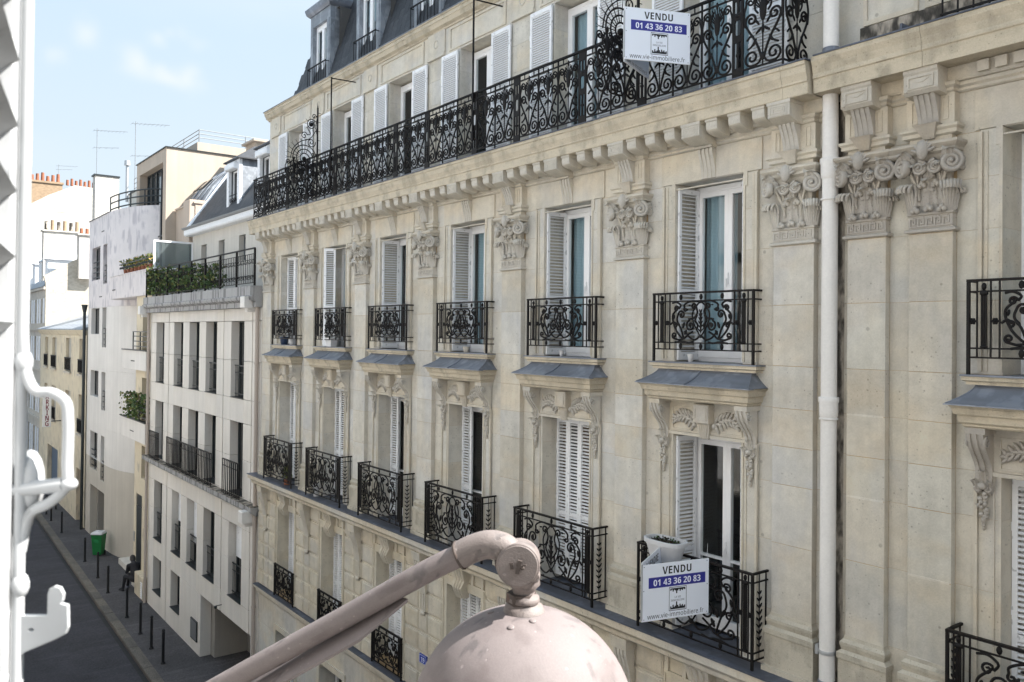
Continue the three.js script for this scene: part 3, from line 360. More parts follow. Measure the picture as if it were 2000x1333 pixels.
    wpart(o, 'leaf_relief', [mv(spray, b, 9.46, 0.04, 0, 0, 0, [1.02, 1.35, 2]), mv(flipX(spray), b, 9.46, 0.04, 0, 0, 0, [1.02, 1.35, 2])], carve);
    for (const s of [-1, 1]) { wpart(o, 'console', [mv(CONSOLE, b + s * 0.675, 9.63, 0.02), box(b + s * 0.675 - 0.09, b + s * 0.675 + 0.09, 9.63, 9.685, 0, 0.25)], carve); wpart(o, 'leaf_drop', mv(DROP, b + s * 0.675, 9.17, 0.02), carve); }
    wpart(o, 'window_surround', [-1, 1].flatMap(s => { const B = (p, q, z) => { const a = b + s * p, c = b + s * q; return box(Math.min(a, c), Math.max(a, c), 6.72, 9.235, 0.015, z); }; return [B(OW + 0.002, OW + 0.03, 0.036), B(OW + 0.06, OW + 0.075, 0.034), B(0.235 + OW - 0.03, 0.235 + OW, 0.05)]; }), trim);
    wpart(o, 'hood', mould(b - 0.76, b + 0.76, -0.01, [[9.685, 0.0, 0.24], [9.70, 0.02, 0.26], [9.715, 0.02, 0.26], [9.735, 0.045, 0.285], [9.80, 0.05, 0.29], [9.805, 0.075, 0.315], [9.86, 0.085, 0.33], [9.895, 0.125, 0.36]]), cornice);
    const zt = []; for (let i = 0; i <= 8; i++) { const t = i / 8, k = Math.pow(1 - t, 1.7); zt.push([9.90 + 0.185 * t, -0.02 + 0.16 * k, 0.10 + 0.275 * k]); }
    const zs = [box(b - 0.90, b + 0.90, 9.889, 9.9, 0.3, 0.378), mould(b - 0.74, b + 0.74, -0.01, zt)]; for (const [q, w] of [[-0.06, 0.012]]) zs.push(tube(zt.map(([y, , z]) => [b + q + 0.1 * (0.375 - z), y + 0.006, z + 0.004]), 0.011, 18, 5)); for (const s of [-1, 1]) zs.push(tube(zt.map(([y, ex, z]) => [b + s * (0.74 + ex), y + 0.004, z]), 0.007, 18, 4));
    wpart(o, 'zinc_cover', zs, M.zinc);
    wpart(o, 'sill', [mould(b - 0.80, b + 0.80, -0.40, [[10.075, 0.0, 0.14], [10.10, 0.0, 0.14], [10.115, 0.03, 0.17], [10.15, 0.03, 0.17]])], cornice);
    wpart(o, 'zinc_sill', box(b - 0.84, b + 0.84, 10.152, 10.168, -0.36, 0.185), M.zinc);
  }
  if (!firstFloor) return;
}

const A = thing('stone_apartment_building', 'pale limestone apartment building with six window bays, iron balconies and number 19', 'building', [-13.5, 0, -2]);
const BX = [-20.0, -17.34, -14.68, -12.02, -9.36, -6.70], PX = [-21.35, -18.65, -16.0, -13.33, -10.67, -8.0, -5.45], AX0 = -21.9, AX1 = -5.06;
stoneFront(A, { bays: BX, pils: PX.map(p => [p, 0.26, 0.08]), x0: AX0, x1: AX1, pal: STONE, trim: M.trim, carve: M.carve, cornice: M.cornice, seed: 4 });
// building body behind the front rooms, kept closed so that light enters by the windows only
wpart(A, 'building_body', [box(AX0, AX1, 0, 16.29, -10, -2.6), box(AX0, AX0 + 0.3, 0, 16.29, -2.598, -0.46), box(AX1 - 0.3, AX1, 0, 16.29, -2.598, -0.46), ...[6.3, 9.7, 13.06].map(y => box(AX0 + 0.302, AX1 - 0.302, y, y + 0.15, -2.598, -0.46)), box(AX0, AX1, 16.3, 16.42, -10, -0.52)], M.paleWall);
// main cornice with its brackets
{
  const n = 4, step = (PX[2] - PX[1]) / (2 * n);
  const small = once('mod', () => cat([profX([[0, 0], [0.245, 0], [0.245, -0.085], ...[1, 2, 3, 4, 5, 6].map(i => { const t = i / 6; return [0.245 - 0.17 * t * t - 0.03 * t, -0.085 - 0.10 * Math.sqrt(t)]; }), [0, -0.19]], -0.082, 0.082), box(-0.09, 0.09, -0.03, 0, 0, 0.257)]));
  const large = once('modL', () => cat([profX([[0, 0], [0.265, 0], [0.265, -0.17], [0.22, -0.19], [0.15, -0.215], [0.08, -0.235], [0, -0.24]], -0.14, 0.14), box(-0.15, 0.15, -0.035, 0, 0, 0.274), plate(rectPath(-0.11, 0.11, -0.16, -0.05), 0.263, 0.272, [rectPath(-0.098, 0.098, -0.148, -0.062)]), plate(rectPath(-0.075, 0.075, -0.135, -0.075), 0.263, 0.272, [rectPath(-0.065, 0.065, -0.126, -0.084)]), box(-0.05, 0.05, -0.11, -0.1, 0.263, 0.27)]));
  const xs = []; for (let x = PX[1] - step * n * 2; x < AX1 - 0.05; x += step) xs.push(x);
  xs.forEach((x, i) => { const nearP = PX.find(p => Math.abs(p - x) < 0.12), nearB = BX.find(p => Math.abs(p - x) < 0.12), X = nearP ?? nearB ?? x; if (X < AX0 + 0.1) return; if (nearP !== undefined || nearB !== undefined) wpart(A, 'modillion', mv(large, X, 13.10, 0.11), M.trim); else wpart(A, 'modillion', mv(small, X, 13.10, 0.11), M.trim); });
  wpart(A, 'bed_moulding', [profX([[-0.01, 12.955], [0.10, 12.955], [0.115, 12.97], [0.115, 13.10], [-0.01, 13.10]], AX0 + 0.03, AX1 - 0.02)], M.trim);
  // corona in lengths of stone
  const L = []; let x = AX0 - 0.02; const rr = rng(9); while (x < AX1 - 0.3) { const w = Math.min(1.1 + rr() * 0.5, AX1 - 0.02 - x); L.push([x, x + w]); x += w; }
  for (const [a, b] of L) wpart(A, 'cornice_stone', profX([[0, 13.10], [0.385, 13.10], [0.39, 13.11], [0.39, 13.225], [0.405, 13.235], [0.405, 13.25], [0.395, 13.255], [0.40, 13.27], [0.425, 13.33], [0.435, 13.40], [0.45, 13.41], [0.45, 13.448], [0, 13.448]], a + 0.002, b - 0.002), M.cornice);
  wpart(A, 'balcony_floor', box(AX0 - 0.03, AX1 - 0.005, 13.450, 13.466, -0.12, 0.462), M.zincDark);
}
// long iron balcony of the fourth floor
{
  const g = group(A, 'balcony_railing', [0, 13.466, 0.40], 0, true), xl = -21.55, xr = -5.38, h = 1.05;
  part(g, 'top_rail', [box(xl - 0.02, xr + 0.02, h - 0.024, h, -0.024, 0.024), ...[xl, xr].map(x => box(x - 0.02, x + 0.02, h - 0.024, h, -0.5, -0.024))], M.iron);
  for (const y of [0.945, 0.08]) part(g, 'rail', [box(xl, xr, y - 0.009, y + 0.009, -0.01, 0.01), ...[xl, xr].map(x => box(x - 0.009, x + 0.009, y - 0.009, y + 0.009, -0.5, -0.01))], M.iron);
  const dbl = once('dbl', () => cat([plate(rectPath(-0.075, 0.075, 0, h - 0.024), -0.011, 0.011, [rectPath(-0.05, -0.012, 0.12, 0.42), rectPath(0.012, 0.05, 0.12, 0.42), [[-0.03, 0.5], [0.03, 0.5], [0.042, 0.53], [0.042, 0.65], [0.03, 0.68], [-0.03, 0.68], [-0.042, 0.65], [-0.042, 0.53]], rectPath(-0.05, -0.012, 0.76, 0.9), rectPath(0.012, 0.05, 0.76, 0.9)], 0.002), ball(0, 0.27, 0, 0.03, 0.03, 0.02), ball(0, 0.73, 0, 0.05, 0.03, 0.022)]));
  const bar = once('bar4', () => box(-0.009, 0.009, 0, h - 0.024, -0.009, 0.009)), stub = once('stub', () => box(-0.006, 0.006, 0.945, h - 0.024, -0.006, 0.006));
  const put = (n, q, x, z = 0, ry = 0) => { const m = part(g, n, q, M.iron); m.position.set(x, 0, z); m.rotation.y = ry; return m; };
  const lyre = once('lyre4', () => mv(LYRE, 0, 0.06, 0));
  let x = xl; put('post', bar, xl); put('post', bar, xr);
  const dps = []; for (let k = -5; k <= 2; k++) { dps.push(-10.15 + 2.66 * k, -8.64 + 2.66 * k); }
  const D = dps.filter(v => v > xl + 0.3 && v < xr - 0.25).sort((a, b) => a - b); for (const d of D) put('double_post', dbl, d);
  const marks = [xl, ...D, xr];
  for (let i = 0; i + 1 < marks.length; i++) { const a = marks[i] + (i ? 0.075 : 0), b = marks[i + 1] - (i + 2 < marks.length ? 0.075 : 0), n = Math.max(1, Math.round((b - a) / 0.48)), w = (b - a) / n; for (let k = 0; k < n; k++) { const m = put('lyre_panel', lyre, a + w * (k + 0.5)); m.scale.x = w / 0.49; if (k) put('bar', bar, a + w * k); put('bar', stub, a + w * (k + 0.25)); put('bar', stub, a + w * (k + 0.75)); } }
  const side = put('lyre_panel', lyre, xr, -0.26, Math.PI / 2); side.scale.x = 0.9; const sd2 = put('lyre_panel', lyre, xl, -0.26, Math.PI / 2); sd2.scale.x = 0.9;
  // blind posts with their arms to the wall
  for (const px of [-16.8, -11.32]) { part(g, 'blind_post', [rod([px, 0.3, 0.03], [px, 2.63, 0.03], 0.017, 8), rod([px, 2.61, 0.03], [px + 0.06, 2.61, -0.52], 0.013, 6), box(px - 0.03, px + 0.03, 0.25, 0.4, 0.005, 0.05), box(px - 0.03, px + 0.03, 0.95, 1.03, 0.005, 0.05)], M.iron); }
  // scrolled grilles that divide the balcony
  const grille = once('grille', () => { const L = [], T = (p, r = 0.011) => tube(p, r, p.length * 3, 5); L.push(box(-0.016, 0.016, -0.95, 1.18, -0.016, 0.016), mv(cyl(0, 0, 0.12, 0, 0.016, 0.001, 6), 0, 1.18, 0));
    const S = (cx, cy, R, a, t, d, n) => spiral(cx, cy, R, a, t, d, n, 0.12);
    L.push(T([[-0.02, 0.98, 0], ...S(-0.1, 0.96, 0.06, 0, 1.3, 1, 12)]), T([[-0.02, 0.9, 0], [-0.05, 0.72, 0], [-0.02, 0.55, 0]]), T(S(-0.17, 0.76, 0.13, 0.6, 2.2, 1, 26)), T([[-0.28, 0.68, 0], [-0.2, 0.52, 0], ...S(-0.36, 0.47, 0.09, 0.4, 1.4, 1, 14)]), T([[-0.05, 0.62, 0], [-0.2, 0.42, 0], [-0.45, 0.32, 0], [-0.66, 0.12, 0], [-0.72, -0.1, 0]]), T(S(-0.17, 0.33, 0.12, 0.2, 1.6, -1, 16)), T(S(-0.36, -0.08, 0.34, 0.3, 3.1, 1, 54), 0.013), T([[-0.02, 0.05, 0], ...S(-0.11, 0.04, 0.07, 0.4, 1.3, -1, 12)]));
    for (let i = 0; i < 13; i++) { const a = 1.2 + i * 0.28, c = Math.cos(a), s = Math.sin(a); L.push(rod([-0.36 + c * 0.12, -0.08 + s * 0.12, 0], [-0.36 + c * 0.43, -0.08 + s * 0.43, 0], 0.0065, 5)); const e = [-0.36 + c * 0.43, -0.08 + s * 0.43, 0]; for (const d of [-0.4, 0.4]) L.push(rod(e, [e[0] + Math.cos(a + d) * 0.07, e[1] + Math.sin(a + d) * 0.07, 0], 0.004, 4)); }
    for (let i = 0; i < 10; i++) { const a = i * 0.628; L.push(rod([-0.17, 0.76, 0], [-0.17 + Math.cos(a) * 0.19, 0.76 + Math.sin(a) * 0.19, 0], 0.005, 4)); } for (let i = 0; i < 9; i++) L.push(rod([0.016, -0.7 + i * 0.22, 0], [0.08, -0.7 + i * 0.22, 0], 0.006, 4)); L.push(ball(-0.17, 0.76, 0, 0.05), ball(-0.36, -0.08, 0, 0.05)); L.push(mv(flipX(LYRE), -0.26, -0.98, 0), mv(LYRE, -0.62, -0.98, 0)); return cat(L); });
  for (const [gx, s] of [[-17.57, 0.95], [-7.57, 0.95]]) { const m = part(g, 'divider_grille', grille, M.iron); m.position.set(gx, 1.0, 0.0); m.rotation.y = Math.PI / 2; m.scale.set(0.88, s, 1); part(g, 'bracket', [rod([gx, 0.1, 0], [gx, 1.05, 0], 0.02, 6)], M.iron); }
}
// fourth-floor wall, windows and folded-back shutters
{
  const z4 = -0.12, ed = [AX0 + 0.06, ...BX.flatMap(b => [b - 0.52, b + 0.52]), AX1 - 0.05], r = rng(21);
  const courses = [13.467, 14.15, 14.85, 15.3, 15.70];
  for (let i = 0; i < ed.length; i += 2) for (let c = 0; c + 1 < courses.length; c++) { const a = ed[i], b = ed[i + 1], m = i > 0 && i < ed.length - 2 ? (a + b) / 2 + (c % 2 ? 0.2 : -0.15) : null; for (const [p, q] of m ? [[a, m], [m, b]] : [[a, b]]) wpart(A, 'stone_block', cbox(p + 0.0015, q - 0.0015, courses[c] + 0.0015, courses[c + 1] - 0.0015, -0.5, z4, 0.003), pick(STONE, r)); }
  wpart(A, 'attic_wall', [box(ed[0] + 0.01, ed[ed.length - 1] - 0.01, 15.702, 16.22, -0.5, z4 - 0.002)], STONE[0]);
  for (const p of PX) wpart(A, 'pilaster_strip', [box(p - 0.3, p + 0.3, 15.78, 16.2, z4 - 0.01, z4 + 0.03), box(p - 0.30, p + 0.30, 15.705, 15.775, z4 - 0.01, z4 + 0.05), mv(fin(new THREE.TorusGeometry(0.07, 0.012, 6, 20)), p, 15.98, z4 + 0.032)], M.trim);
  for (const b of BX) wpart(A, 'panel_moulding', plate(rectPath(b - 0.88, b + 0.88, 15.74, 16.17), z4 - 0.002, z4 + 0.022, [rectPath(b - 0.82, b + 0.82, 15.77, 16.13)]), M.trim);
  wpart(A, 'eaves_cornice', [profX([[-0.5, 16.2], [z4 + 0.02, 16.2], [z4 + 0.03, 16.23], [-0.03, 16.26], [0.0, 16.33], [0.02, 16.345], [0.02, 16.40], [0.045, 16.41], [0.045, 16.43], [-0.5, 16.43]], AX0 - 0.0, AX1 + 0.02)], M.cornice);
  wpart(A, 'gutter', box(AX0 - 0.02, AX1 + 0.02, 16.432, 16.446, -0.7, 0.055), M.zinc);
  BX.forEach((b, i) => {
    windowUnit(A, 1.04, 2.16, [b, 13.5, -0.42], { curtain: [2, 0, 0, 0, 1, 2][i], dark: i > 1 && i < 4 });
    shutterLeaf(A, 0.53, 2.15, [b - 0.53 - 0.53, 13.515, z4 + 0.045], 0, { tight: true }); shutterLeaf(A, 0.53, 2.15, [b + 0.53, 13.515, z4 + 0.045], 0, { tight: true });
  });
}
// mansard with dormers
{
  const z0 = -0.55, y0 = 16.42, z1 = -1.6, y1 = 20.0, xl = AX0 + 0.12, xr = AX1 + 1, sl = [];
  const o = []; quad(o, [xl, y0, z0], [xr, y0, z0], [xr, y1, z1], [xl + 1.05, y1, z1]); quad(o, [xl, y0, -10], [xl, y0, z0], [xl + 1.05, y1, z1], [xl + 1.05, y1, -10]); quad(o, [xl + 1.05, y1, z1], [xr, y1, z1], [xr, y1 + 0.7, -5], [xl + 2.5, y1 + 0.7, -5]); quad(o, [xl + 2.5, y1 + 0.7, -5], [xr, y1 + 0.7, -5], [xr, y1, -10], [xl + 1.05, y1, -10]); quad(o, [xr, y0, -10], [xl, y0, -10], [xl + 1.05, y1, -10], [xr, y1, -10]); quad(o, [xr, y0, z0], [xr, y0, -10], [xr, y1, -10], [xr, y1, z1]);
  wpart(A, 'roof', tris(o), M.slate[0]);
  // slates that the street can see, laid in courses on the steep slope
  const rr = rng(77), S = [0, 1, 2].map(() => []); for (let k = 0; k < 17; k++) { const t = k * 0.06, y = y0 + (y1 - y0) * t, z = z0 + (z1 - z0) * t; for (let x = xl + t * 1.05 + (k % 2) * 0.1; x < -11.2; x += 0.2) S[(rr() * 3) | 0].push(mv(once('slt', () => box(-0.098, 0.098, 0, 0.27, 0, 0.008)), x + 0.1, y, z + 0.006 + rr() * 0.004, -0.288)); }
  S.forEach((l, i) => wpart(A, 'slates', l, M.slate[i], true));
  for (const [i, b] of [[0, -20.0], [1, -17.34], [2, -14.68], [3, -12.02], [4, -9.36], [5, -6.7]]) {
    const g = group(A, 'dormer', [b, 16.45, -0.72], 0, true);
    part(g, 'dormer_front', once('df', () => [plate(rectPath(-0.60, 0.60, 0, 2.35), -0.12, 0.0, [rectPath(-0.42, 0.42, 0.02, 2.05)]), box(-0.55, -0.42, 0, 2.05, 0.0, 0.015), box(0.42, 0.55, 0, 2.05, 0.0, 0.015)]), M.zincPale);
    part(g, 'cheek', once('dc', () => [plate([[0, 0], [0, 2.35], [-1.0, 2.35]].map(([z, y]) => [z, y]), -0.02, 0.02)].flatMap(q => [mv(q, -0.58, 0, -0.121, 0, -Math.PI / 2), mv(q, 0.58, 0, -0.121, 0, -Math.PI / 2)])), M.zincPale);
    part(g, 'dormer_roof', once('dr', () => [mould(-0.6, 0.6, -1.2, [[2.35, 0.03, 0.03], [2.40, 0.08, 0.08], [2.44, 0.10, 0.10], [2.52, 0.12, 0.12], [2.55, 0.12, 0.12], [2.72, -0.15, -0.3]])]), M.zinc);
    part(g, 'guard_rail', once('dg', () => [box(-0.56, 0.56, 0.93, 0.955, 0.08, 0.105), box(-0.56, 0.56, 0.10, 0.12, 0.085, 0.1), ...[0, 1, 2, 3, 4, 5, 6, 7, 8].map(k => rod([-0.55 + k * 0.1375, 0, 0.092], [-0.55 + k * 0.1375, 0.94, 0.092], 0.008)), ...[-0.55, 0.55].map(x => rod([x, 0.93, 0.09], [x, 0.93, -0.02], 0.01))]), M.iron);
    windowUnit(A, 0.86, 2.03, [b, 16.47, -0.83], { curtain: 2, dark: true });
  }
}
// second and third floor windows
const st3 = [{ fold: 0.35 }, { half: true }, { fold: 0.2 }, { fold: 0.12 }, { fold: 0.1 }, { fold: 0.08 }];
BX.forEach((b, i) => {
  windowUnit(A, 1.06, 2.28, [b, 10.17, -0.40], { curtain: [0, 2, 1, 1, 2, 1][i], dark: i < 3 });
  const near = i >= 5;
  // leaves folded back into the reveals
  const f = st3[i].fold ?? 0.05;
  if (st3[i].half) { shutterLeaf(A, 0.265, 2.22, [b - OW + 0.02, 10.19, 0.02], -0.55); shutterLeaf(A, 0.265, 2.22, [b - OW + 0.02 + 0.265 * Math.cos(0.55), 10.19, 0.02 + 0.265 * Math.sin(0.55)], 0.75); }
  else if (!i) { shutterLeaf(A, 0.36, 2.22, [b - OW + 0.02, 10.19, -0.14], 0.12); shutterLeaf(A, 0.3, 2.22, [b - OW + 0.38, 10.19, -0.185], 0.0); }
  else { shutterLeaf(A, 0.36, 2.22, [b - OW + 0.022, 10.19, -0.008], Math.PI / 2 - f, { single: i >= 4 }); }
  shutterLeaf(A, 0.36, 2.22, [b + OW - 0.024, 10.19, -0.008], Math.PI / 2 + 0.02);
  railing(A, b, 10.168, 1.55, 0.885, 0.15, { foot: 0.16, oval: true });
  railing(A, b, 6.705, 1.78, 1.10, 0.285, { foot: 0.10, side: 0.2, oval: true, fancySide: true });
  // second floor
  const w2 = ['closed', 'closed', 'left', 'left', 'closed', 'open'][i];
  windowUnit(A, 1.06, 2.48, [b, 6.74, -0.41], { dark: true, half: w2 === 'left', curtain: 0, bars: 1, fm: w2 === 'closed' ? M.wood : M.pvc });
  const leaf = (x, k, single) => shutterLeaf(A, 0.262, 2.44, [x, 6.76, -0.27], k, { single });
  if (w2 === 'closed') for (let k = 0; k < 4; k++) leaf(b - OW + 0.003 + k * 0.265, 0, i === 4);
  if (w2 === 'left') { shutterLeaf(A, 0.3, 2.44, [b - OW + 0.003, 6.76, -0.27], 0); wpart(A, 'window_bar', rod([b, 7.72, -0.36], [b + OW - 0.03, 7.72, -0.36], 0.016, 8), M.pvc); shutterLeaf(A, 0.262, 2.44, [b + OW - 0.024, 6.76, -0.02], Math.PI / 2 + 0.02); }
  if (w2 === 'open') { shutterLeaf(A, 0.34, 2.44, [b - OW + 0.022, 6.76, -0.012], Math.PI / 2 - 0.1, { single: true }); shutterLeaf(A, 0.34, 2.44, [b + OW - 0.024, 6.76, -0.012], Math.PI / 2 + 0.02); }
});
// balcony ledge of the second floor and rusticated first floor
{
  const rr = rng(31); let x = AX0 - 0.02;
  while (x < AX1 - 0.1) { const w = Math.min(1.33, AX1 - 0.02 - x); wpart(A, 'ledge_stone', profX([[0, 6.43], [0.22, 6.43], [0.24, 6.45], [0.24, 6.50], [0.29, 6.56], [0.345, 6.58], [0.345, 6.675], [0, 6.675]], x + 0.002, x + w - 0.002), M.trim); x += w; }
  wpart(A, 'zinc_ledge', box(AX0 - 0.03, AX1 - 0.01, 6.677, 6.70, -0.42, 0.362), M.zincDark);
  const cs = []; for (let y = 3.73; y < 6.4; y += 0.386) cs.push(y); cs[cs.length - 1] = Math.min(cs[cs.length - 1], 6.43);
  const edges = [AX0, ...BX.flatMap(b => [b - OW - 0.13, b + OW + 0.13]), AX1];
  for (let i = 0; i < edges.length; i += 2) for (let c = 0; c < 7; c++) { const y0 = 3.73 + c * 0.386, y1 = Math.min(6.425, y0 + 0.386), a = edges[i], b = edges[i + 1], m = (a + b) / 2; for (const [p, q] of b - a > 0.9 ? [[a, m - 0.17], [m - 0.17, m + 0.17], [m + 0.17, b]] : [[a, b]]) wpart(A, 'rusticated_stone', loft('z', [[-0.02, p + 0.002, q - 0.002, y0 + 0.002, y1 - 0.002], [0.012, p + 0.002, q - 0.002, y0 + 0.002, y1 - 0.002], [0.012, p + 0.006, q - 0.006, y0 + 0.02, y1 - 0.02], [0.04, p + 0.012, q - 0.012, y0 + 0.03, y1 - 0.03], [0.04, p + 0.03, q - 0.03, y0 + 0.05, y1 - 0.05], [0.052, p + 0.036, q - 0.036, y0 + 0.058, y1 - 0.058]]), pick(RUST, rr)); }
  BX.forEach((b, i) => {
    wpart(A, 'window_surround', [plate([[b - OW - 0.13, 3.75], [b - OW, 3.75], [b - OW, 6.0], [b + OW, 6.0], [b + OW, 3.75], [b + OW + 0.13, 3.75], [b + OW + 0.13, 6.16], [b - OW - 0.13, 6.16]], -0.43, 0.04), ...[-1, 1].map(s => box(b + s * (OW + 0.1) - 0.012, b + s * (OW + 0.1) + 0.012, 3.75, 6.13, 0.04, 0.058)), box(b - OW - 0.12, b + OW + 0.12, 6.165, 6.43, -0.02, 0.02)], RUST[0]);
    wpart(A, 'keystone', [loft('y', [[5.90, b - 0.12, b + 0.12, 0, 0.11], [6.08, b - 0.14, b + 0.14, 0, 0.19], [6.2, b - 0.16, b + 0.16, 0, 0.13], [6.43, b - 0.19, b + 0.19, 0, 0.20]]), ...[-1, 0, 1].map(k => tube([[b + k * 0.06, 5.9, 0.112], [b + k * 0.07, 6.08, 0.195], [b + k * 0.08, 6.2, 0.135], [b + k * 0.1, 6.41, 0.2]], 0.022, 12, 5))], M.trim); for (const k of [-2, -1, 1, 2]) wpart(A, 'flute_strip', box(b + k * 0.3 - 0.03, b + k * 0.3 + 0.03, 6.17, 6.42, 0.02, 0.06), M.trim);
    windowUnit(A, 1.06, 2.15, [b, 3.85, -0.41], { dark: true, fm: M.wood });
    for (let k = 0; k < 4; k++) shutterLeaf(A, 0.262, 2.12, [b - OW + 0.003 + k * 0.265, 3.86, -0.28], 0);
    railing(A, b, 3.735, 1.2, 0.82, 0.08, { foot: 0.06, side: 0.12 });
  });
  PX.forEach(p => wpart(A, 'fluted_bracket', [mv(FLUTE(0.24, 0.62, 0.16), p, 6.27, 0.045), mould(p - 0.13, p + 0.13, 0.04, [[6.27, 0.01, 0.23], [6.43, 0.03, 0.25]]), box(p - 0.1, p + 0.1, 5.30, 5.66, 0.045, 0.075), ...[-1, 1].map(k => box(p + k * 0.045 - 0.012, p + k * 0.045 + 0.012, 5.33, 5.62, 0.074, 0.09)), ball(p, 5.26, 0.07, 0.09, 0.05, 0.03)], M.trim));
  wpart(A, 'string_course', profX([[0, 3.50], [0.06, 3.50], [0.08, 3.54], [0.08, 3.60], [0.14, 3.64], [0.14, 3.705], [0, 3.705]], AX0 - 0.01, AX1), M.trim);
  wpart(A, 'zinc_ledge', box(AX0 - 0.02, AX1, 3.707, 3.728, -0.1, 0.158), M.zincDark);
  // ground floor: smooth wall with openings
  const ge = [AX0, ...BX.flatMap(b => [b - 0.62, b + 0.62]), AX1];
  for (let i = 0; i < ge.length; i += 2) for (const [y0, y1] of [[0, 0.9], [0.904, 1.9], [1.904, 2.7], [2.704, 3.498]]) wpart(A, 'ground_floor_stone', cbox(ge[i] + 0.002, ge[i + 1] - 0.002, y0, y1, -0.5, 0, 0.008), pick(STONE, rr));
  BX.forEach((b, i) => { wpart(A, 'ground_floor_stone', box(b - 0.62, b + 0.62, 2.85, 3.498, -0.5, -0.003), pick(STONE, rr)); if (i !== 3) wpart(A, 'ground_floor_stone', box(b - 0.62, b + 0.62, 0, 0.75, -0.5, -0.003), pick(STONE, rr)); wpart(A, 'window_surround', plate([[b - 0.72, i === 3 ? 0.02 : 0.75], [b - 0.6, i === 3 ? 0.02 : 0.75], [b - 0.6, 2.84], [b + 0.6, 2.84], [b + 0.6, i === 3 ? 0.02 : 0.75], [b + 0.72, i === 3 ? 0.02 : 0.75], [b + 0.72, 2.98], [b - 0.72, 2.98]], -0.002, 0.035), M.trim); if (i !== 3) { windowUnit(A, 1.2, 2.08, [b, 0.76, -0.4], { dark: true }); } else wpart(A, 'door', [cbox(b - 0.6, b - 0.004, 0.02, 2.84, -0.4, -0.34, 0.01), cbox(b + 0.004, b + 0.6, 0.02, 2.84, -0.4, -0.34, 0.01)], M.wood); });
}
// house number plate
function canvasMat(w, h, draw, o = {}) { const c = document.createElement('canvas'); c.width = w; c.height = h; draw(c.getContext('2d'), w, h); const t = new THREE.CanvasTexture(c); t.colorSpace = THREE.SRGBColorSpace; return new THREE.MeshStandardMaterial({ map: t, roughness: 0.45, ...o }); }
function printed(parent, name, w, h, material) { const g = new THREE.PlaneGeometry(w, h); const m = new THREE.Mesh(g, material); m.name = name; m.castShadow = m.receiveShadow = true; parent.add(m); return m; }
{
  const t = thing('number_plate', 'blue enamel house number plate reading 19 on the rusticated stone', 'number plate', [-13.29, 4.40, 0.066]);
  part(t, 'plate', cbox(-0.13, 0.13, -0.085, 0.085, -0.018, 0.006, 0.004), mat(0.03, 0.05, 0.30, { roughness: 0.25 }));
  printed(t, 'lettering', 0.248, 0.158, canvasMat(256, 160, (c, w, h) => { c.fillStyle = '#2c3f9a'; c.fillRect(0, 0, w, h); c.strokeStyle = '#dfe4f5'; c.lineWidth = 7; c.strokeRect(8, 8, w - 16, h - 16); c.fillStyle = '#f4f6ff'; c.font = 'bold 118px serif'; c.textAlign = 'center'; c.textBaseline = 'middle'; c.fillText('19', w / 2, h / 2 + 6); })).position.z = 0.0085;
}
// white downpipe between the two houses
{
  const t = thing('downpipe', 'white drainpipe running down between the two stone buildings', 'drainpipe', [-4.97, 0, 0.13]);
  for (const [y0, y1] of [[6.72, 9.86], [9.86, 12.42], [12.42, 13.12], [13.56, 16.3]]) part(t, 'pipe', cyl(0, y0 + 0.002, y1, 0, 0.082, 0.082, 24), M.pipe);
  for (const y of [9.86, 12.42]) part(t, 'socket', lathe([[0.083, y - 0.22], [0.094, y - 0.2], [0.094, y - 0.17], [0.097, y - 0.16], [0.097, y - 0.06], [0.104, y - 0.05], [0.104, y], [0.083, y + 0.004]], 24), M.pipe);
  for (const y of [11.98, 9.63]) part(t, 'collar', lathe([[0.082, y - 0.012], [0.096, y - 0.01], [0.096, y + 0.01], [0.082, y + 0.012]], 24), M.pipe);
  part(t, 'clamp', [lathe([[0.083, 7.13], [0.09, 7.13], [0.09, 7.17], [0.083, 7.17]], 24), box(-0.12, -0.085, 7.1, 7.2, -0.03, 0.04)], M.galv);
  part(t, 'lead_collar', lathe([[0.084, 13.5], [0.092, 13.5], [0.088, 13.6], [0.084, 13.61]], 24), M.zinc); part(t, 'lead_shoe', lathe([[0.084, 6.70], [0.10, 6.70], [0.094, 6.84], [0.084, 6.85]], 24), M.zinc);
}

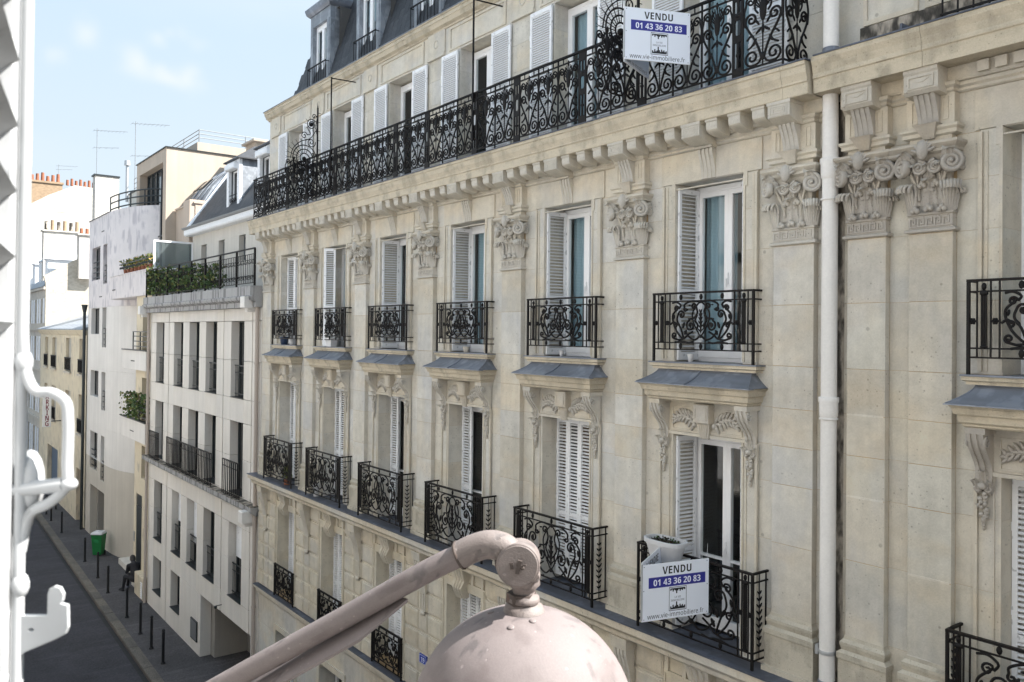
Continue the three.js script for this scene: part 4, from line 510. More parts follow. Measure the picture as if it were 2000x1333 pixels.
// ---------- the neighbouring stone building, larger in the picture ----------
const B = thing('stone_apartment_building', 'warmer stained stone building with paired carved pilasters beyond the white drainpipe', 'building', [1.5, 0, -2]);
{
  const bays = [-2.76, -0.05, 2.65], x0 = -4.875, x1 = 8, pils = [[-4.585, 0.212, 0.08], [-3.925, 0.212, 0.08], [-1.62, 0.21, 0.08], [-1.19, 0.2, 0.08], [1.3, 0.26, 0.08]];
  stoneFront(B, { bays, pils, x0, x1, pal: STONE2, trim: M.trim2, carve: M.carve2, cornice: M.cornice2, seed: 8 });
  wpart(B, 'building_body', [box(x0, x1, 0, 16.9, -10, -2.6), box(x0, x0 + 0.3, 0, 16.9, -2.598, -0.46), box(x1 - 0.3, x1, 0, 16.9, -2.598, -0.46), ...[6.3, 9.7, 13.06].map(y => box(x0 + 0.302, x1 - 0.302, y, y + 0.15, -2.598, -0.46)), box(x0, x1, 16.91, 17.0, -10, -0.4)], M.paleWall);
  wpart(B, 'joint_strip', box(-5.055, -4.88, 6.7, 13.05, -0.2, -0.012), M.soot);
  wpart(B, 'bed_moulding', profX([[-0.01, 12.957], [0.085, 12.957], [0.10, 12.975], [0.10, 13.098], [-0.01, 13.098]], x0, x1), M.trim2);
  const dent = once('dent', () => box(-0.05, 0.05, 0, 0.10, 0, 0.05)); for (let x = -3.42; x < -2.0; x += 0.155) wpart(B, 'dentil', mv(dent, x, 12.985, 0.099), M.trim2);
  const big = once('bigB', () => cat([profX([[0, 0.01], [0.2, 0.01], [0.2, -0.03], [0.185, -0.05], [0.185, -0.20], [0.15, -0.235], [0, -0.25]], -0.165, 0.165), plate(rectPath(-0.125, 0.125, -0.185, -0.065), 0.183, 0.197, [rectPath(-0.11, 0.11, -0.17, -0.08)]), plate([[-0.08, -0.10], [0.08, -0.10], [0.02, -0.13], [-0.02, -0.13]], 0.183, 0.192)]));
  for (const p of [-4.585, -3.925, 1.3]) wpart(B, 'modillion', mv(big, p, 13.095, 0.105), M.trim2);
  wpart(B, 'abacus', mould(-4.38, -4.13, -0.01, [[12.285, 0.0, 0.13], [12.305, 0, 0.165], [12.33, 0, 0.165], [12.37, 0, 0.205], [12.393, 0, 0.205]]), M.carve2);
  let x = -5.05; for (const w of [1.16, 1.4, 1.5, 1.4, 1.5, 1.6, 1.5, 1.5, 1.2]) { wpart(B, 'cornice_stone', profX([[0, 13.10], [0.33, 13.10], [0.335, 13.245], [0.35, 13.255], [0.35, 13.28], [0.345, 13.30], [0.36, 13.37], [0.385, 13.43], [0.385, 13.478], [0, 13.478]], x + 0.002, x + w - 0.002), M.cornice2); x += w; }
  wpart(B, 'zinc_ledge', [box(-5.02, x1, 13.48, 13.494, -0.1, 0.398), profX([[-0.1, 13.495], [0.30, 13.495], [0.0, 13.57], [-0.1, 13.57]], -4.86, x1), ...[-4.1, -3.1, -2.1].map(q => box(q - 0.012, q + 0.012, 13.495, 13.575, -0.09, 0.33))], M.zincDark);
  // fourth floor with its panels, weathered foot and a window
  wpart(B, 'attic_wall', [box(-5.04, -3.42, 13.56, 16.9, -0.4, -0.06), box(-2.1, x1, 13.56, 16.9, -0.4, -0.06), box(-3.42, -2.1, 16.1, 16.9, -0.4, -0.06)], STONE2[1]);
  wpart(B, 'weathered_plinth', [box(-4.72, -3.5, 13.571, 13.78, -0.065, -0.012)], M.soot);
  wpart(B, 'panel_moulding', [plate(rectPath(-4.7, -4.12, 13.80, 15.9), -0.062, -0.035, [rectPath(-4.66, -4.16, 13.85, 15.86)]), plate(rectPath(-4.05, -3.5, 13.80, 15.9), -0.062, -0.035, [rectPath(-4.01, -3.54, 13.85, 15.86)])], M.trim2);
  windowUnit(B, 1.3, 2.4, [-2.76, 13.58, -0.35], { curtain: 2 });
  const fr = group(B, 'balcony_railing', [-2.76, 13.5, 0.25], 0, true); part(fr, 'rail', [box(-1.0, 1.0, 0.98, 1.01, -0.02, 0.02), box(-1.0, 1.0, 0.06, 0.08, -0.01, 0.01), ...Array.from({ length: 15 }, (_, i) => rod([-0.98 + i * 0.14, 0, 0], [-0.98 + i * 0.14, 1, 0], 0.009)), box(-1.02, -0.98, 0.98, 1.01, -0.3, -0.021)], M.iron);
  bays.forEach((b, i) => {
    windowUnit(B, 1.06, 2.28, [b, 10.17, -0.40], { curtain: 2 });
    if (i) shutterLeaf(B, 0.36, 2.22, [b - OW + 0.022, 10.19, -0.008], Math.PI / 2 - 0.1);
    railing(B, b, 10.168, 1.55, 0.885, 0.15, { foot: 0.16, oval: true }); railing(B, b, 6.705, 1.78, 1.10, 0.285, { foot: 0.10, side: 0.2, oval: true, fancySide: true });
    windowUnit(B, 1.06, 2.48, [b, 6.74, -0.41], { dark: true, bars: 1 });
    for (let k = 0; k < (i ? 4 : 2); k++) shutterLeaf(B, 0.262, 2.44, [b - OW + 0.003 + k * 0.265, 6.76, -0.2], k % 2 ? -0.15 : 0.15, {});
  });
  wpart(B, 'ledge_stone', profX([[0, 6.43], [0.22, 6.43], [0.24, 6.45], [0.24, 6.50], [0.29, 6.56], [0.345, 6.58], [0.345, 6.675], [0, 6.675]], -5.04, x1), M.trim2);
  wpart(B, 'zinc_ledge', box(-5.03, x1, 6.677, 6.70, -0.42, 0.362), M.zincDark);
  wpart(B, 'lower_wall', [box(x0, x1, 0, 6.43, -0.5, -0.01)], STONE2[0]);
  for (const [a, b, y] of [[-4.79, -4.39, 9.69], [-4.13, -3.73, 8.16], [-4.79, -4.39, 8.83], [-4.13, -3.9, 7.36]]) wpart(B, 'mortar_repair', plate([[a, y - 0.006], [(a + b) / 2, y - 0.012], [b, y - 0.007], [b, y + 0.01], [(a * 2 + b) / 3, y + 0.013], [a, y + 0.008]], 0.079, 0.0825), M.mortarPale);
  // roof
  const o = [], z0 = -0.5, z1 = -1.5; quad(o, [x0, 16.95, z0], [x1, 16.95, z0], [x1, 19.8, z1], [x0, 19.8, z1]); quad(o, [x0, 19.8, z1], [x1, 19.8, z1], [x1, 20.4, -5], [x0, 20.4, -5]); quad(o, [x0, 20.4, -5], [x1, 20.4, -5], [x1, 19, -10], [x0, 19, -10]); quad(o, [x0, 16.95, -10], [x0, 16.95, z0], [x0, 19.8, z1], [x0, 19, -10]); quad(o, [x1, 16.95, z0], [x1, 16.95, -10], [x1, 19, -10], [x1, 19.8, z1]);
  wpart(B, 'roof', tris(o), M.slate[0]);
}

// ---------- plain modern building with deep dark windows ----------
const C = thing('modern_apartment_building', 'white panelled modern building with deep dark windows, planted roof terrace and garage entrance', 'building', [-27.8, 0, -2]);
{
  const X0 = -33.55, X1 = -21.93, CL = [-32.73, -30.36, -28.55, -26.77, -24.38], W = 1.09, r = rng(41), D = 0.24;
  const piers = []; let x = X0; for (const c of CL) { piers.push([x, c]); x = c + W; } piers.push([x, X1]);
  const rowsY = [[2.75, 4.91], [5.80, 7.88], [8.56, 10.79]];
  const panel = (a, b, y0, y1, z = 0) => { if (b - a > 0.02 && y1 - y0 > 0.02) wpart(C, 'cladding_panel', cbox(a + 0.005, b - 0.005, y0 + 0.006, y1 - 0.006, -0.34, z, 0.004), pick(M.modern, r)); };
  const cuts = [0, 0.80, 2.09, 2.75, 3.85, 4.91, 5.55, 5.8, 6.85, 7.88, 8.56, 9.65, 10.79, 11.16];
  piers.forEach(([a, b], i) => { for (let k = 0; k + 1 < cuts.length; k++) { const y0 = cuts[k], y1 = cuts[k + 1]; let p = a, q = b; if (y1 < 2.1) { if (i > 1 && i < 5) continue; if (i === 5) p = -22.48; }
    if (q - p > 0.9 && i > 0) { const m = (p + q) / 2; panel(p, m - 0.05, y0, y1); panel(m - 0.05, m + 0.05, y0, y1, -0.02); panel(m + 0.05, q, y0, y1); } else panel(p, q, y0, y1); } });
  CL.forEach((c, i) => { for (const [y0, y1] of [[2.09, 2.75], [4.91, 5.55], [5.55, 5.80], [7.88, 8.56], [10.79, 11.16]]) panel(c, c + W, y0, y1); });
  // ground floor: small windows to one side, garage opening to the other
  panel(-29.27, -28.55, 0, 2.09); panel(-28.55, -26.94, 0, 2.09); for (const c of [CL[0], CL[1]]) panel(c, c + W, 0, 0.80);
  wpart(C, 'garage_recess', [box(-26.94, -26.6, 0, 2.09, -5, -0.35), box(-26.94, -22.48, 2.09, 2.3, -5, -0.35), box(-22.48, -22.2, 0, 2.09, -5, -0.35), box(-26.6, -22.48, 0, 2.09, -5.1, -5)], M.garage);
  wpart(C, 'garage_door', [box(-26.58, -22.5, 0.03, 2.05, -1.45, -1.4), ...[0.7, 1.4].map(y => box(-26.58, -22.5, y, y + 0.015, -1.4, -1.39)), ...[-25.2, -23.8].map(q => box(q, q + 0.015, 0.03, 2.05, -1.4, -1.391))], M.garage);
  wpart(C, 'notice_board', [box(-27.86, -27.2, 0.5, 1.15, 0, 0.04)], M.darkMetal); wpart(C, 'notice', box(-27.82, -27.24, 0.54, 1.11, 0.04, 0.044), M.greyMetal);
  wpart(C, 'bracket', [rod([-24.9, 2.32, 0], [-24.9, 2.32, 0.16], 0.015), ball(-24.9, 2.28, 0.18, 0.05)], M.darkMetal);
  wpart(C, 'building_body', [box(X0, X1, 2.4, 11.7, -9, -0.36), box(X0, -26.95, 0, 2.39, -9, -0.36), box(X1 - 0.25, X1, 0, 2.39, -9, -0.36), box(-26.94, -22.2, 0, 2.39, -9, -5.2)], M.modernJoint);
  const win = (c, y0, y1, { blind = 0, rail = true } = {}) => {
    const g = group(C, 'window', [c + W / 2, y0, -D], 0, true), w = W / 2, h = y1 - y0;
    part(g, 'frame', once(`mw${h.toFixed(2)}`, () => plate(rectPath(-w, w, 0, h), -0.06, 0.0, [rectPath(-w + 0.05, -0.02, 0.05, h - 0.05), rectPath(0.02, w - 0.05, 0.05, h - 0.05)])), M.darkMetal);
    part(g, 'pane', once(`mp${h.toFixed(2)}`, () => box(-w, w, 0.02, h - 0.02, -0.045, -0.035)), M.darkGlass);
    part(g, 'sill', once('ms', () => box(-w, w, 0, 0.02, 0, D + 0.03)), M.darkMetal);
    if (blind) part(g, 'roller_shutter', once(`mb${blind}|${h.toFixed(2)}`, () => Array.from({ length: Math.round(blind / 0.055) }, (_, k) => loft('y', [[h - 0.055 * (k + 1), -w + 0.01, w - 0.01, -0.01, 0.018], [h - 0.055 * k - 0.006, -w + 0.01, w - 0.01, -0.01, 0.005]]))), M.white, true);
    if (rail) part(g, 'guard_rail', once('mg', () => [box(-w + 0.005, w - 0.005, 0.92, 0.95, 0.1, 0.13), box(-w + 0.005, w - 0.005, 0.72, 0.735, 0.105, 0.12), box(-w + 0.005, w - 0.005, 0.1, 0.12, 0.105, 0.125), ...Array.from({ length: 9 }, (_, k) => rod([-w + 0.07 + k * 0.118, 0.02, 0.115], [-w + 0.07 + k * 0.118, 0.93, 0.115], 0.008))]), M.darkMetal);
  };
  CL.forEach((c, i) => { win(c, 8.56, 10.79); win(c, 5.80, 7.88, { rail: false }); win(c, 2.75, 4.91, { blind: [0, 1.1, 1.5, 0, 1.05][i] }); });
  for (const c of [CL[0], CL[1]]) win(c, 0.80, 2.09, { rail: false, blind: c === CL[0] ? 0.0 : 0 });
  // ledge and railings of the third row
  let q = X0 - 0.05; while (q < X1 - 0.2) { const w = Math.min(1.3, X1 - 0.02 - q); wpart(C, 'ledge_stone', profX([[0, 5.50], [0.10, 5.50], [0.17, 5.56], [0.24, 5.6], [0.24, 5.74], [0, 5.74]], q + 0.003, q + w - 0.003), M.concrete); q += w; }
  wpart(C, 'ledge_cover', box(X0 - 0.06, X1 - 0.02, 5.742, 5.762, 0, 0.25), M.soot);
  for (const [a, b] of [[-32.85, -31.55], [-30.5, -25.55], [-24.5, -23.05]]) { const g = group(C, 'balcony_railing', [a, 5.764, 0.17], 0, true), w = b - a; part(g, 'rail', [box(0, w, 0.98, 1.01, -0.02, 0.02), box(0, w, 0.80, 0.815, -0.01, 0.01), box(0, w, 0.06, 0.08, -0.012, 0.012)], M.iron); const n = Math.round(w / 0.155), bar = once('mbar', () => rod([0, 0, 0], [0, 0.99, 0], 0.016)); for (let k = 0; k <= n; k++) part(g, 'bar', bar, M.iron).position.x = w * k / n; }
  // cornice, gutter heads and pipes
  wpart(C, 'cornice', [profX([[0, 11.162], [0.18, 11.162], [0.18, 11.30], [0.28, 11.36], [0.30, 11.42], [0.30, 11.46], [0.26, 11.48], [0.26, 11.74], [0, 11.74]], X0 - 0.1, X1 - 0.0)], M.concrete);
  const pipeHead = (px, y) => { wpart(C, 'rainwater_head', [cbox(px - 0.16, px + 0.16, y - 0.32, y, 0.02, 0.42, 0.02), box(px - 0.1, px + 0.1, y - 0.42, y - 0.32, 0.02, 0.3)], M.pipe); };
  pipeHead(-22.32, 11.45); pipeHead(-22.25, 5.62); pipeHead(X0 - 0.12, 11.42);
  for (const px of [-22.06, X0 + 0.02]) wpart(C, 'pipe', [cyl(px, 0.1, 11.2, 0.08, 0.055, 0.055, 12), ...[3, 6.5, 9.6].map(y => cyl(px, y, y + 0.06, 0.08, 0.065, 0.065, 12))], mat(0.52, 0.45, 0.40, { map: plasterMap }));
  // terrace railing of the roof
  const tr = group(C, 'terrace_railing', [X0 + 0.1, 11.742, 0.2], 0, true), TW = X1 - X0 - 0.15; part(tr, 'rail', [box(0, TW, 1.0, 1.035, -0.025, 0.025), box(0, TW, 0.07, 0.09, -0.012, 0.012), box(0, TW, 0.86, 0.875, -0.01, 0.01)], M.iron);
  for (let k = 0; k <= 8; k++) part(tr, 'post', once('trp', () => box(-0.025, 0.025, 0, 1.0, -0.025, 0.025)), M.iron).position.x = TW * k / 8;
  const fill = once('trf', () => { const L = [], w = TW / 8; for (let k = 1; k < 10; k++) L.push(rod([w * k / 10, 0.08, 0], [w * k / 10, 0.87, 0], 0.008, 5)); for (let k = 0; k < 5; k++) for (const d of [-1, 1]) L.push(tube(spiral(w * (k + 0.5) / 5 + d * 0.06, 0.45 + d * 0.2, 0.09, 0, 1.2, d, 9, 0.2), 0.008, 16, 4), tube(spiral(w * (k + 0.5) / 5 - d * 0.06, 0.45 + d * 0.2, 0.08, 3.14, 1.2, -d, 9, 0.2), 0.008, 16, 4)); return cat(L); });
  for (let k = 0; k < 8; k++) part(tr, 'scroll_panel', fill, M.iron).position.x = TW * k / 8;
  // set-back top storey with slate roof
  wpart(C, 'attic_wall', [box(X0 + 0.05, X1, 11.7, 12.9, -9, -1.5), ...[[X0 + 0.05, -32.4], [-31.75, -30.35], [-29.7, -28.2], [-27.55, X1]].map(([a, b]) => box(a, b, 12.902, 13.78, -9, -1.5)), box(X0 + 0.05, X1, 13.782, 14.2, -9, -1.5)], M.paleWall);
  for (const a of [-32.4, -30.35, -28.2]) { const g = group(C, 'window', [a, 12.9, -1.7], 0, true); part(g, 'pane', box(0, 0.65, 0, 0.88, -0.02, -0.01), M.darkGlass); part(g, 'frame', plate(rectPath(0, 0.65, 0, 0.88), -0.005, 0.03, [rectPath(0.04, 0.61, 0.04, 0.84)]), M.greyMetal); }
  wpart(C, 'eaves', [profX([[-1.55, 14.2], [-1.22, 14.2], [-1.18, 14.25], [-1.18, 14.42], [-1.55, 14.42]], X0 - 0.05, X1)], M.white);
  wpart(C, 'gutter', profX([[-1.3, 14.425], [-1.12, 14.43], [-1.08, 14.48], [-1.08, 14.5], [-1.3, 14.5]], X0 - 0.05, X1), M.greyMetal);
  const yA = 14.45, zA = -1.3, yB = 17.1, zB = -3.1, o = []; quad(o, [X0, yA, zA], [X1, yA, zA], [X1, yB, zB], [X0, yB, zB]); quad(o, [X0, yB, zB], [X1, yB, zB], [X1, yB + 0.6, -5], [X0, yB + 0.6, -5]); quad(o, [X0, yB + 0.6, -5], [X1, yB + 0.6, -5], [X1, yA, -9], [X0, yA, -9]); quad(o, [X0, yA, -9], [X0, yA, zA], [X0, yB, zB], [X0, yB, -8]); wpart(C, 'roof', tris(o), M.slate[1]);
  const S = [0, 1, 2].map(() => []), sl = once('slt2', () => box(-0.118, 0.118, 0, 0.3, 0, 0.008)), an = Math.atan2(zA - zB, yB - yA); for (let k = 0; k < 15; k++) { const t = k / 15; for (let px = X0 + 0.12 + (k % 2) * 0.12; px < X1; px += 0.24) S[(r() * 3) | 0].push(mv(sl, px, yA + (yB - yA) * t, zA + (zB - zA) * t + 0.012 + r() * 0.004, -an)); } S.forEach((l, i) => wpart(C, 'slates', l, M.slate[i], true));
  wpart(C, 'roof_verge', tube([[X0 - 0.03, 14.4, -1.25], [X0 - 0.03, 15.75, -2.15], [X0 - 0.03, 16.6, -2.72], [X0 - 0.03, 17.15, -3.1]], 0.09, 20, 6), M.white);
  for (const dx of [-29.25, -26.2, -23.6]) { const g = group(C, 'dormer', [dx, 14.9, -1.62], 0, true);
    part(g, 'dormer_front', once('mdf', () => plate(rectPath(-0.66, 0.66, 0, 1.62), -0.1, 0, [rectPath(-0.44, 0.44, 0.05, 1.32)])), M.white); part(g, 'roller_box', once('mdb', () => cbox(-0.5, 0.5, 1.3, 1.52, 0, 0.16, 0.03)), M.white);
    part(g, 'cheek', once('mdc', () => [-0.64, 0.6].map(q => mv(plate([[0, 0], [0, 1.62], [-1.25, 1.62]], 0, 0.04), q + 0.04, 0, -0.1, 0, -Math.PI / 2))), M.zincPale); part(g, 'dormer_roof', once('mdr', () => loft('y', [[1.62, -0.78, 0.78, -1.6, 0.1], [1.66, -0.78, 0.78, -1.6, 0.1], [2.25, -0.06, 0.06, -1.6, -0.75]])), M.slate[2]);
    part(g, 'frame', once('mdw', () => plate(rectPath(-0.44, 0.44, 0.05, 1.32), -0.2, -0.15, [rectPath(-0.38, -0.025, 0.1, 1.26), rectPath(0.025, 0.38, 0.1, 1.26)])), M.pvc); part(g, 'pane', once('mdp', () => box(-0.42, 0.42, 0.06, 1.3, -0.2, -0.19)), M.darkGlass); part(g, 'guard_rail', once('mdg', () => [box(-0.42, 0.42, 0.42, 0.44, -0.04, -0.02), ...[-0.3, -0.1, 0.1, 0.3].map(q => tube(spiral(q, 0.24, 0.1, 0, 1.3, 1, 10, 0.2), 0.01, 14, 4)).map(t => mv(t, 0, 0, -0.03))]), M.iron); }
}
// wind screen on the terrace
{ const t = thing('wind_screen', 'white framed glass wind screen standing at the end of the roof terrace', 'wind screen', [-33.45, 11.75, -0.08], null, Math.PI / 2);
  part(t, 'frame', plate(rectPath(-0.05, 1.42, 1.1, 2.22), -0.03, 0.03, [rectPath(0.02, 1.36, 1.17, 2.15)]), M.pvc); part(t, 'pane', box(0.01, 1.37, 1.16, 2.16, -0.006, 0.006), new THREE.MeshPhysicalMaterial({ color: col(0.55, 0.62, 0.64), transmission: 0.9, thickness: 0, roughness: 0.08 })); part(t, 'leg', [box(-0.05, 0.01, 0, 1.1, -0.03, 0.03), box(1.36, 1.42, 0, 1.1, -0.03, 0.03)], M.pvc); }
// leafy planting: many small leaves on stems
function foliage(parent, name, n, place, seed, size = 0.05, mats = M.leaf) { const r = rng(seed), L = mats.map(() => []); const base = once('lfq', () => tris([0, 0, 0, 0.5, 0.45, 0.08, 0, 1, 0, 0, 0, 0, 0, 1, 0, -0.5, 0.45, 0.08])); for (let i = 0; i < n; i++) { const [x, y, z] = place(r), s = size * (0.6 + 0.8 * r()); L[(r() * mats.length) | 0].push(mv(base, x, y, z, (r() - 0.5) * 2.6, r() * 6.28, (r() - 0.5) * 2, s)); } L.forEach((l, i) => { if (l.length) { const m = part(parent, name, l, mats[i], true); } }); }
{ const t = thing('terrace_hedge', 'climbing green plant grown through the black roof terrace railing', 'hedge', [-33.3, 11.75, 0.08]); part(t, 'stem', Array.from({ length: 9 }, (_, i) => tube([[i * 0.55, 0, -0.05], [i * 0.55 + 0.1, 0.4, 0], [i * 0.55 - 0.08, 0.8, 0.03]], 0.012, 6, 4)), M.wood); foliage(t, 'leaves', 2600, r => { const x = Math.pow(r(), 1.5) * 8.2; return [x, 0.05 + r() * (1.12 - x * 0.05) * (0.75 + 0.25 * Math.sin(x * 5)), (r() - 0.5) * 0.34]; }, 5, 0.10); }

// ---------- curved white building, then the older houses down the street ----------
function darkWin(o, x0, x1, y0, y1, z, { d = 0.3, frame = M.darkMetal, pane = M.darkGlass, rail = 0, n = 1 } = {}) {
  const g = group(o, 'window', [x0, y0, z - d], 0, true), w = x1 - x0, h = y1 - y0, H2 = []; for (let k = 0; k < n; k++) H2.push(rectPath(w * k / n + 0.04, w * (k + 1) / n - 0.04, 0.05, h - 0.05));
  part(g, 'frame', plate(rectPath(0, w, 0, h), -0.05, 0, H2), frame); part(g, 'pane', box(0.01, w - 0.01, 0.01, h - 0.01, -0.04, -0.03), pane);
  if (rail) part(g, 'guard_rail', [0.12, 0.38, 0.64, 0.9].slice(0, rail).map(y => box(0.01, w - 0.01, y, y + 0.04, d - 0.1, d - 0.06)).concat([box(w / 2 - 0.02, w / 2 + 0.02, 0, 0.94, d - 0.1, d - 0.06)]), M.darkMetal);
  return g;
}
function wallWithHoles(x0, x1, y0, y1, zb, zf, holes) { return plate(rectPath(x0, x1, y0, y1), zb, zf, holes.map(h => rectPath(...h))); }
const D = thing('curved_apartment_building', 'white rendered building with a rounded front, box balconies and a peach glazed penthouse', 'building', [-40.5, 0, -4]);
{
  const z = -0.35, hs = [[-46.8, -44.85, 13.0, 14.65], [-44.15, -43.25, 12.73, 14.65], [-46.8, -44.85, 10.28, 11.58], [-44.15, -43.25, 9.65, 11.58], [-46.75, -44.85, 7.15, 8.45], [-44.12, -43.25, 6.6, 8.45], [-46.6, -44.85, 3.5, 5.37], [-44.1, -43.25, 3.2, 5.37], [-46.4, -43.1, 0.02, 2.68]];
  for (const [ya, yb, m] of [[0, 4.05, M.renderLow], [4.054, 5.75, M.render], [5.754, 8.55, M.render], [8.554, 11.6, M.render], [11.604, 16.1, M.renderStain]]) {
    wpart(D, 'wall', wallWithHoles(-47.6, -42.9, ya, yb, z - 0.32, z, hs.filter(h => h[3] > ya && h[2] < yb).map(h => [h[0], h[1], Math.max(h[2], ya + 0.001), Math.min(h[3], yb - 0.001)])), m);
    // rounded part
    const o = [], n = 22, P = i => { const a = i / n * Math.PI / 2; return [-42.9 + 4.3 * Math.sin(a), z - 1.9 * (1 - Math.cos(a))]; }; for (let i = 0; i < n; i++) { const [xa, za] = P(i), [xb, zb] = P(i + 1); quad(o, [xa, ya, za], [xb, ya, zb], [xb, yb, zb], [xa, yb, za]); } quad(o, [-38.6, ya, z - 1.9], [-38.6, ya, -3], [-38.6, yb, -3], [-38.6, yb, z - 1.9]);
    const g = new THREE.BufferGeometry(); g.setAttribute('position', new THREE.BufferAttribute(new Float32Array(o), 3)); g.computeVertexNormals(); wpart(D, 'curved_wall', fin(g), m);
  }
  hs.slice(0, 8).forEach((h, i) => darkWin(D, ...h, z, { d: i % 2 ? 0.28 : 0.2, rail: i % 2 || i === 0 || i === 6 ? 4 : 0, n: i % 2 ? 1 : 2 }));
  wpart(D, 'garage_recess', [box(-46.4, -43.1, 0, 2.68, -4.4, -4.3), box(-46.4, -46.2, 0, 2.68, -4.3, -0.68), box(-43.3, -43.1, 0, 2.68, -4.3, -0.68), box(-46.4, -43.1, 2.69, 2.8, -4.3, -0.68)], M.garage); wpart(D, 'bin_store_door', box(-44.6, -43.5, 0, 1.1, -1.4, -1.3), M.darkMetal);
  wpart(D, 'building_body', [box(-47.6, -42.9, 2.9, 16.0, -10, z - 0.33), box(-42.9, -38.7, 0, 16.0, -10, -2.9), box(-38.7, -33.7, 0, 12.3, -10, -3.0), box(-47.6, -42.9, 0, 2.89, -10, -4.5)], M.paleWall);
  // recessed entrance side with narrow pier
  wpart(D, 'wall', wallWithHoles(-36.3, -33.62, 0, 11.9, -0.5, -0.12, [[-35.9, -35.0, 0.5, 3.9], [-35.2, -34.6, 4.6, 5.9], [-35.3, -34.5, 6.9, 8.6], [-35.3, -34.5, 9.7, 11.4]]), M.cream);
  for (const h of [[-35.2, -34.6, 4.6, 5.9], [-35.3, -34.5, 6.9, 8.6], [-35.3, -34.5, 9.7, 11.4]]) darkWin(D, ...h, -0.12, { d: 0.25 });
  wpart(D, 'wall', box(-38.6, -36.3, 0, 11.9, -0.9, -0.75), M.render); wpart(D, 'door', [cbox(-35.9, -35.0, 0.5, 3.4, -0.2, -0.135, 0.01), box(-35.9, -35.0, 3.44, 3.9, -0.2, -0.15)], M.darkMetal); wpart(D, 'door_panel', box(-36.18, -36.08, 1.9, 2.3, -0.121, -0.09), M.galv);
  wpart(D, 'step', [box(-39.8, -36.2, 0.12, 0.36, -1.6, -0.32), box(-36.2, -33.7, 0.12, 0.5, -0.75, -0.05)], M.paleWall);
  wpart(D, 'low_wall', [cbox(-35.0, -33.72, 0.12, 0.98, -0.12, 0.12, 0.02)], M.cream); wpart(D, 'louvre', Array.from({ length: 9 }, (_, i) => box(-34.0, -33.75, 0.2 + i * 0.07, 0.24 + i * 0.07, 0.12, 0.14)), M.white);
  // box balconies
  wpart(D, 'balcony', [box(-40.8, -33.66, 11.88, 12.87, -0.1, 0.0), box(-40.8, -40.7, 11.88, 12.87, -2.9, -0.1), box(-40.8, -33.66, 11.87, 12.0, -2.9, -0.101), box(-40.85, -33.62, 12.872, 12.9, -0.12, 0.03)], M.renderStain);
  for (const [y0, y1] of [[8.92, 9.68], [6.1, 6.9]]) { wpart(D, 'balcony', [box(-37.6, -33.7, y0, y1, 0.02, 0.12), box(-37.6, -37.5, y0, y1, -0.9, 0.02), box(-37.6, -33.7, y0 - 0.01, y0 + 0.1, -0.9, 0.019)], M.render); wpart(D, 'drain_slot', box(-36.1, -35.5, y0 + 0.32, y0 + 0.36, 0.12, 0.126), M.black); wpart(D, 'coping', box(-37.65, -33.68, y1 + 0.002, y1 + 0.04, -0.02, 0.16), M.darkMetal);
    const g = group(D, 'balcony_railing', [-36.1, y1 + 0.04, 0.06], 0, true); for (const y of [0.12, 0.32, 0.52, 0.70]) part(g, 'rail', box(0, 2.4, y, y + 0.035, -0.02, 0.02), M.darkMetal); for (const px of [0.05, 1.2, 2.35]) part(g, 'post', box(px - 0.025, px + 0.025, 0, 0.73, -0.02, 0.019), M.darkMetal); }
  wpart(D, 'drain_slot', [box(-40.3, -39.7, 12.25, 12.3, 0.0, 0.006)], M.black); wpart(D, 'drain_slot', [box(-44.9, -44.3, 12.1, 12.15, z, z + 0.006)], M.black); wpart(D, 'drain_slot', [box(-44.6, -44.0, 15.3, 15.35, z, z + 0.006)], M.black);
  // planter rail of the big balcony
  { const g = group(D, 'planter_railing', [-39.2, 12.9, -0.05], 0, true); part(g, 'rail', [box(0, 5.2, 0.42, 0.46, -0.02, 0.02), ...Array.from({ length: 40 }, (_, i) => tube(spiral(0.08 + i * 0.13, 0.27, 0.06, 0, 1.1, 1, 7, 0.3), 0.012, 9, 4))], M.darkMetal, true); }
  // parapet rails on the rounded corner
  { const R = y => { const p = []; for (let i = 0; i <= 14; i++) { const a = (i / 14) * Math.PI / 2; p.push([-43.2 + 4.4 * Math.sin(a), y, z - 0.1 - 1.7 * (1 - Math.cos(a))]); } return tube(p, 0.035, 40, 5); }; for (const y of [16.25, 16.55, 16.85]) wpart(D, 'parapet_rail', R(y), M.darkMetal); for (let i = 0; i <= 5; i++) { const a = i / 5 * Math.PI / 2; wpart(D, 'rail_post', rod([-43.2 + 4.4 * Math.sin(a), 16.1, z - 0.1 - 1.7 * (1 - Math.cos(a))], [-43.2 + 4.4 * Math.sin(a), 16.86, z - 0.1 - 1.7 * (1 - Math.cos(a))], 0.03), M.darkMetal); } wpart(D, 'coping', box(-47.65, -42.9, 16.1, 16.13, -0.75, z + 0.04), M.darkMetal); }
  // peach penthouse with tall glazing
  wpart(D, 'penthouse', [box(-41.4, -40.85, 12.5, 18.2, -7, -1.2), box(-36.85, -36.35, 12.5, 18.2, -7, -1.2), box(-40.85, -36.85, 17.65, 18.2, -7, -1.2), box(-40.85, -36.85, 12.5, 17.65, -7, -2.2)], M.peach); wpart(D, 'penthouse', box(-45.5, -41.41, 15.9, 17.4, -7, -1.75), M.paleWall);
  wpart(D, 'coping', [box(-41.45, -36.3, 18.202, 18.24, -7, -1.15), box(-45.5, -41.46, 17.402, 17.44, -7, -1.7)], M.darkMetal);
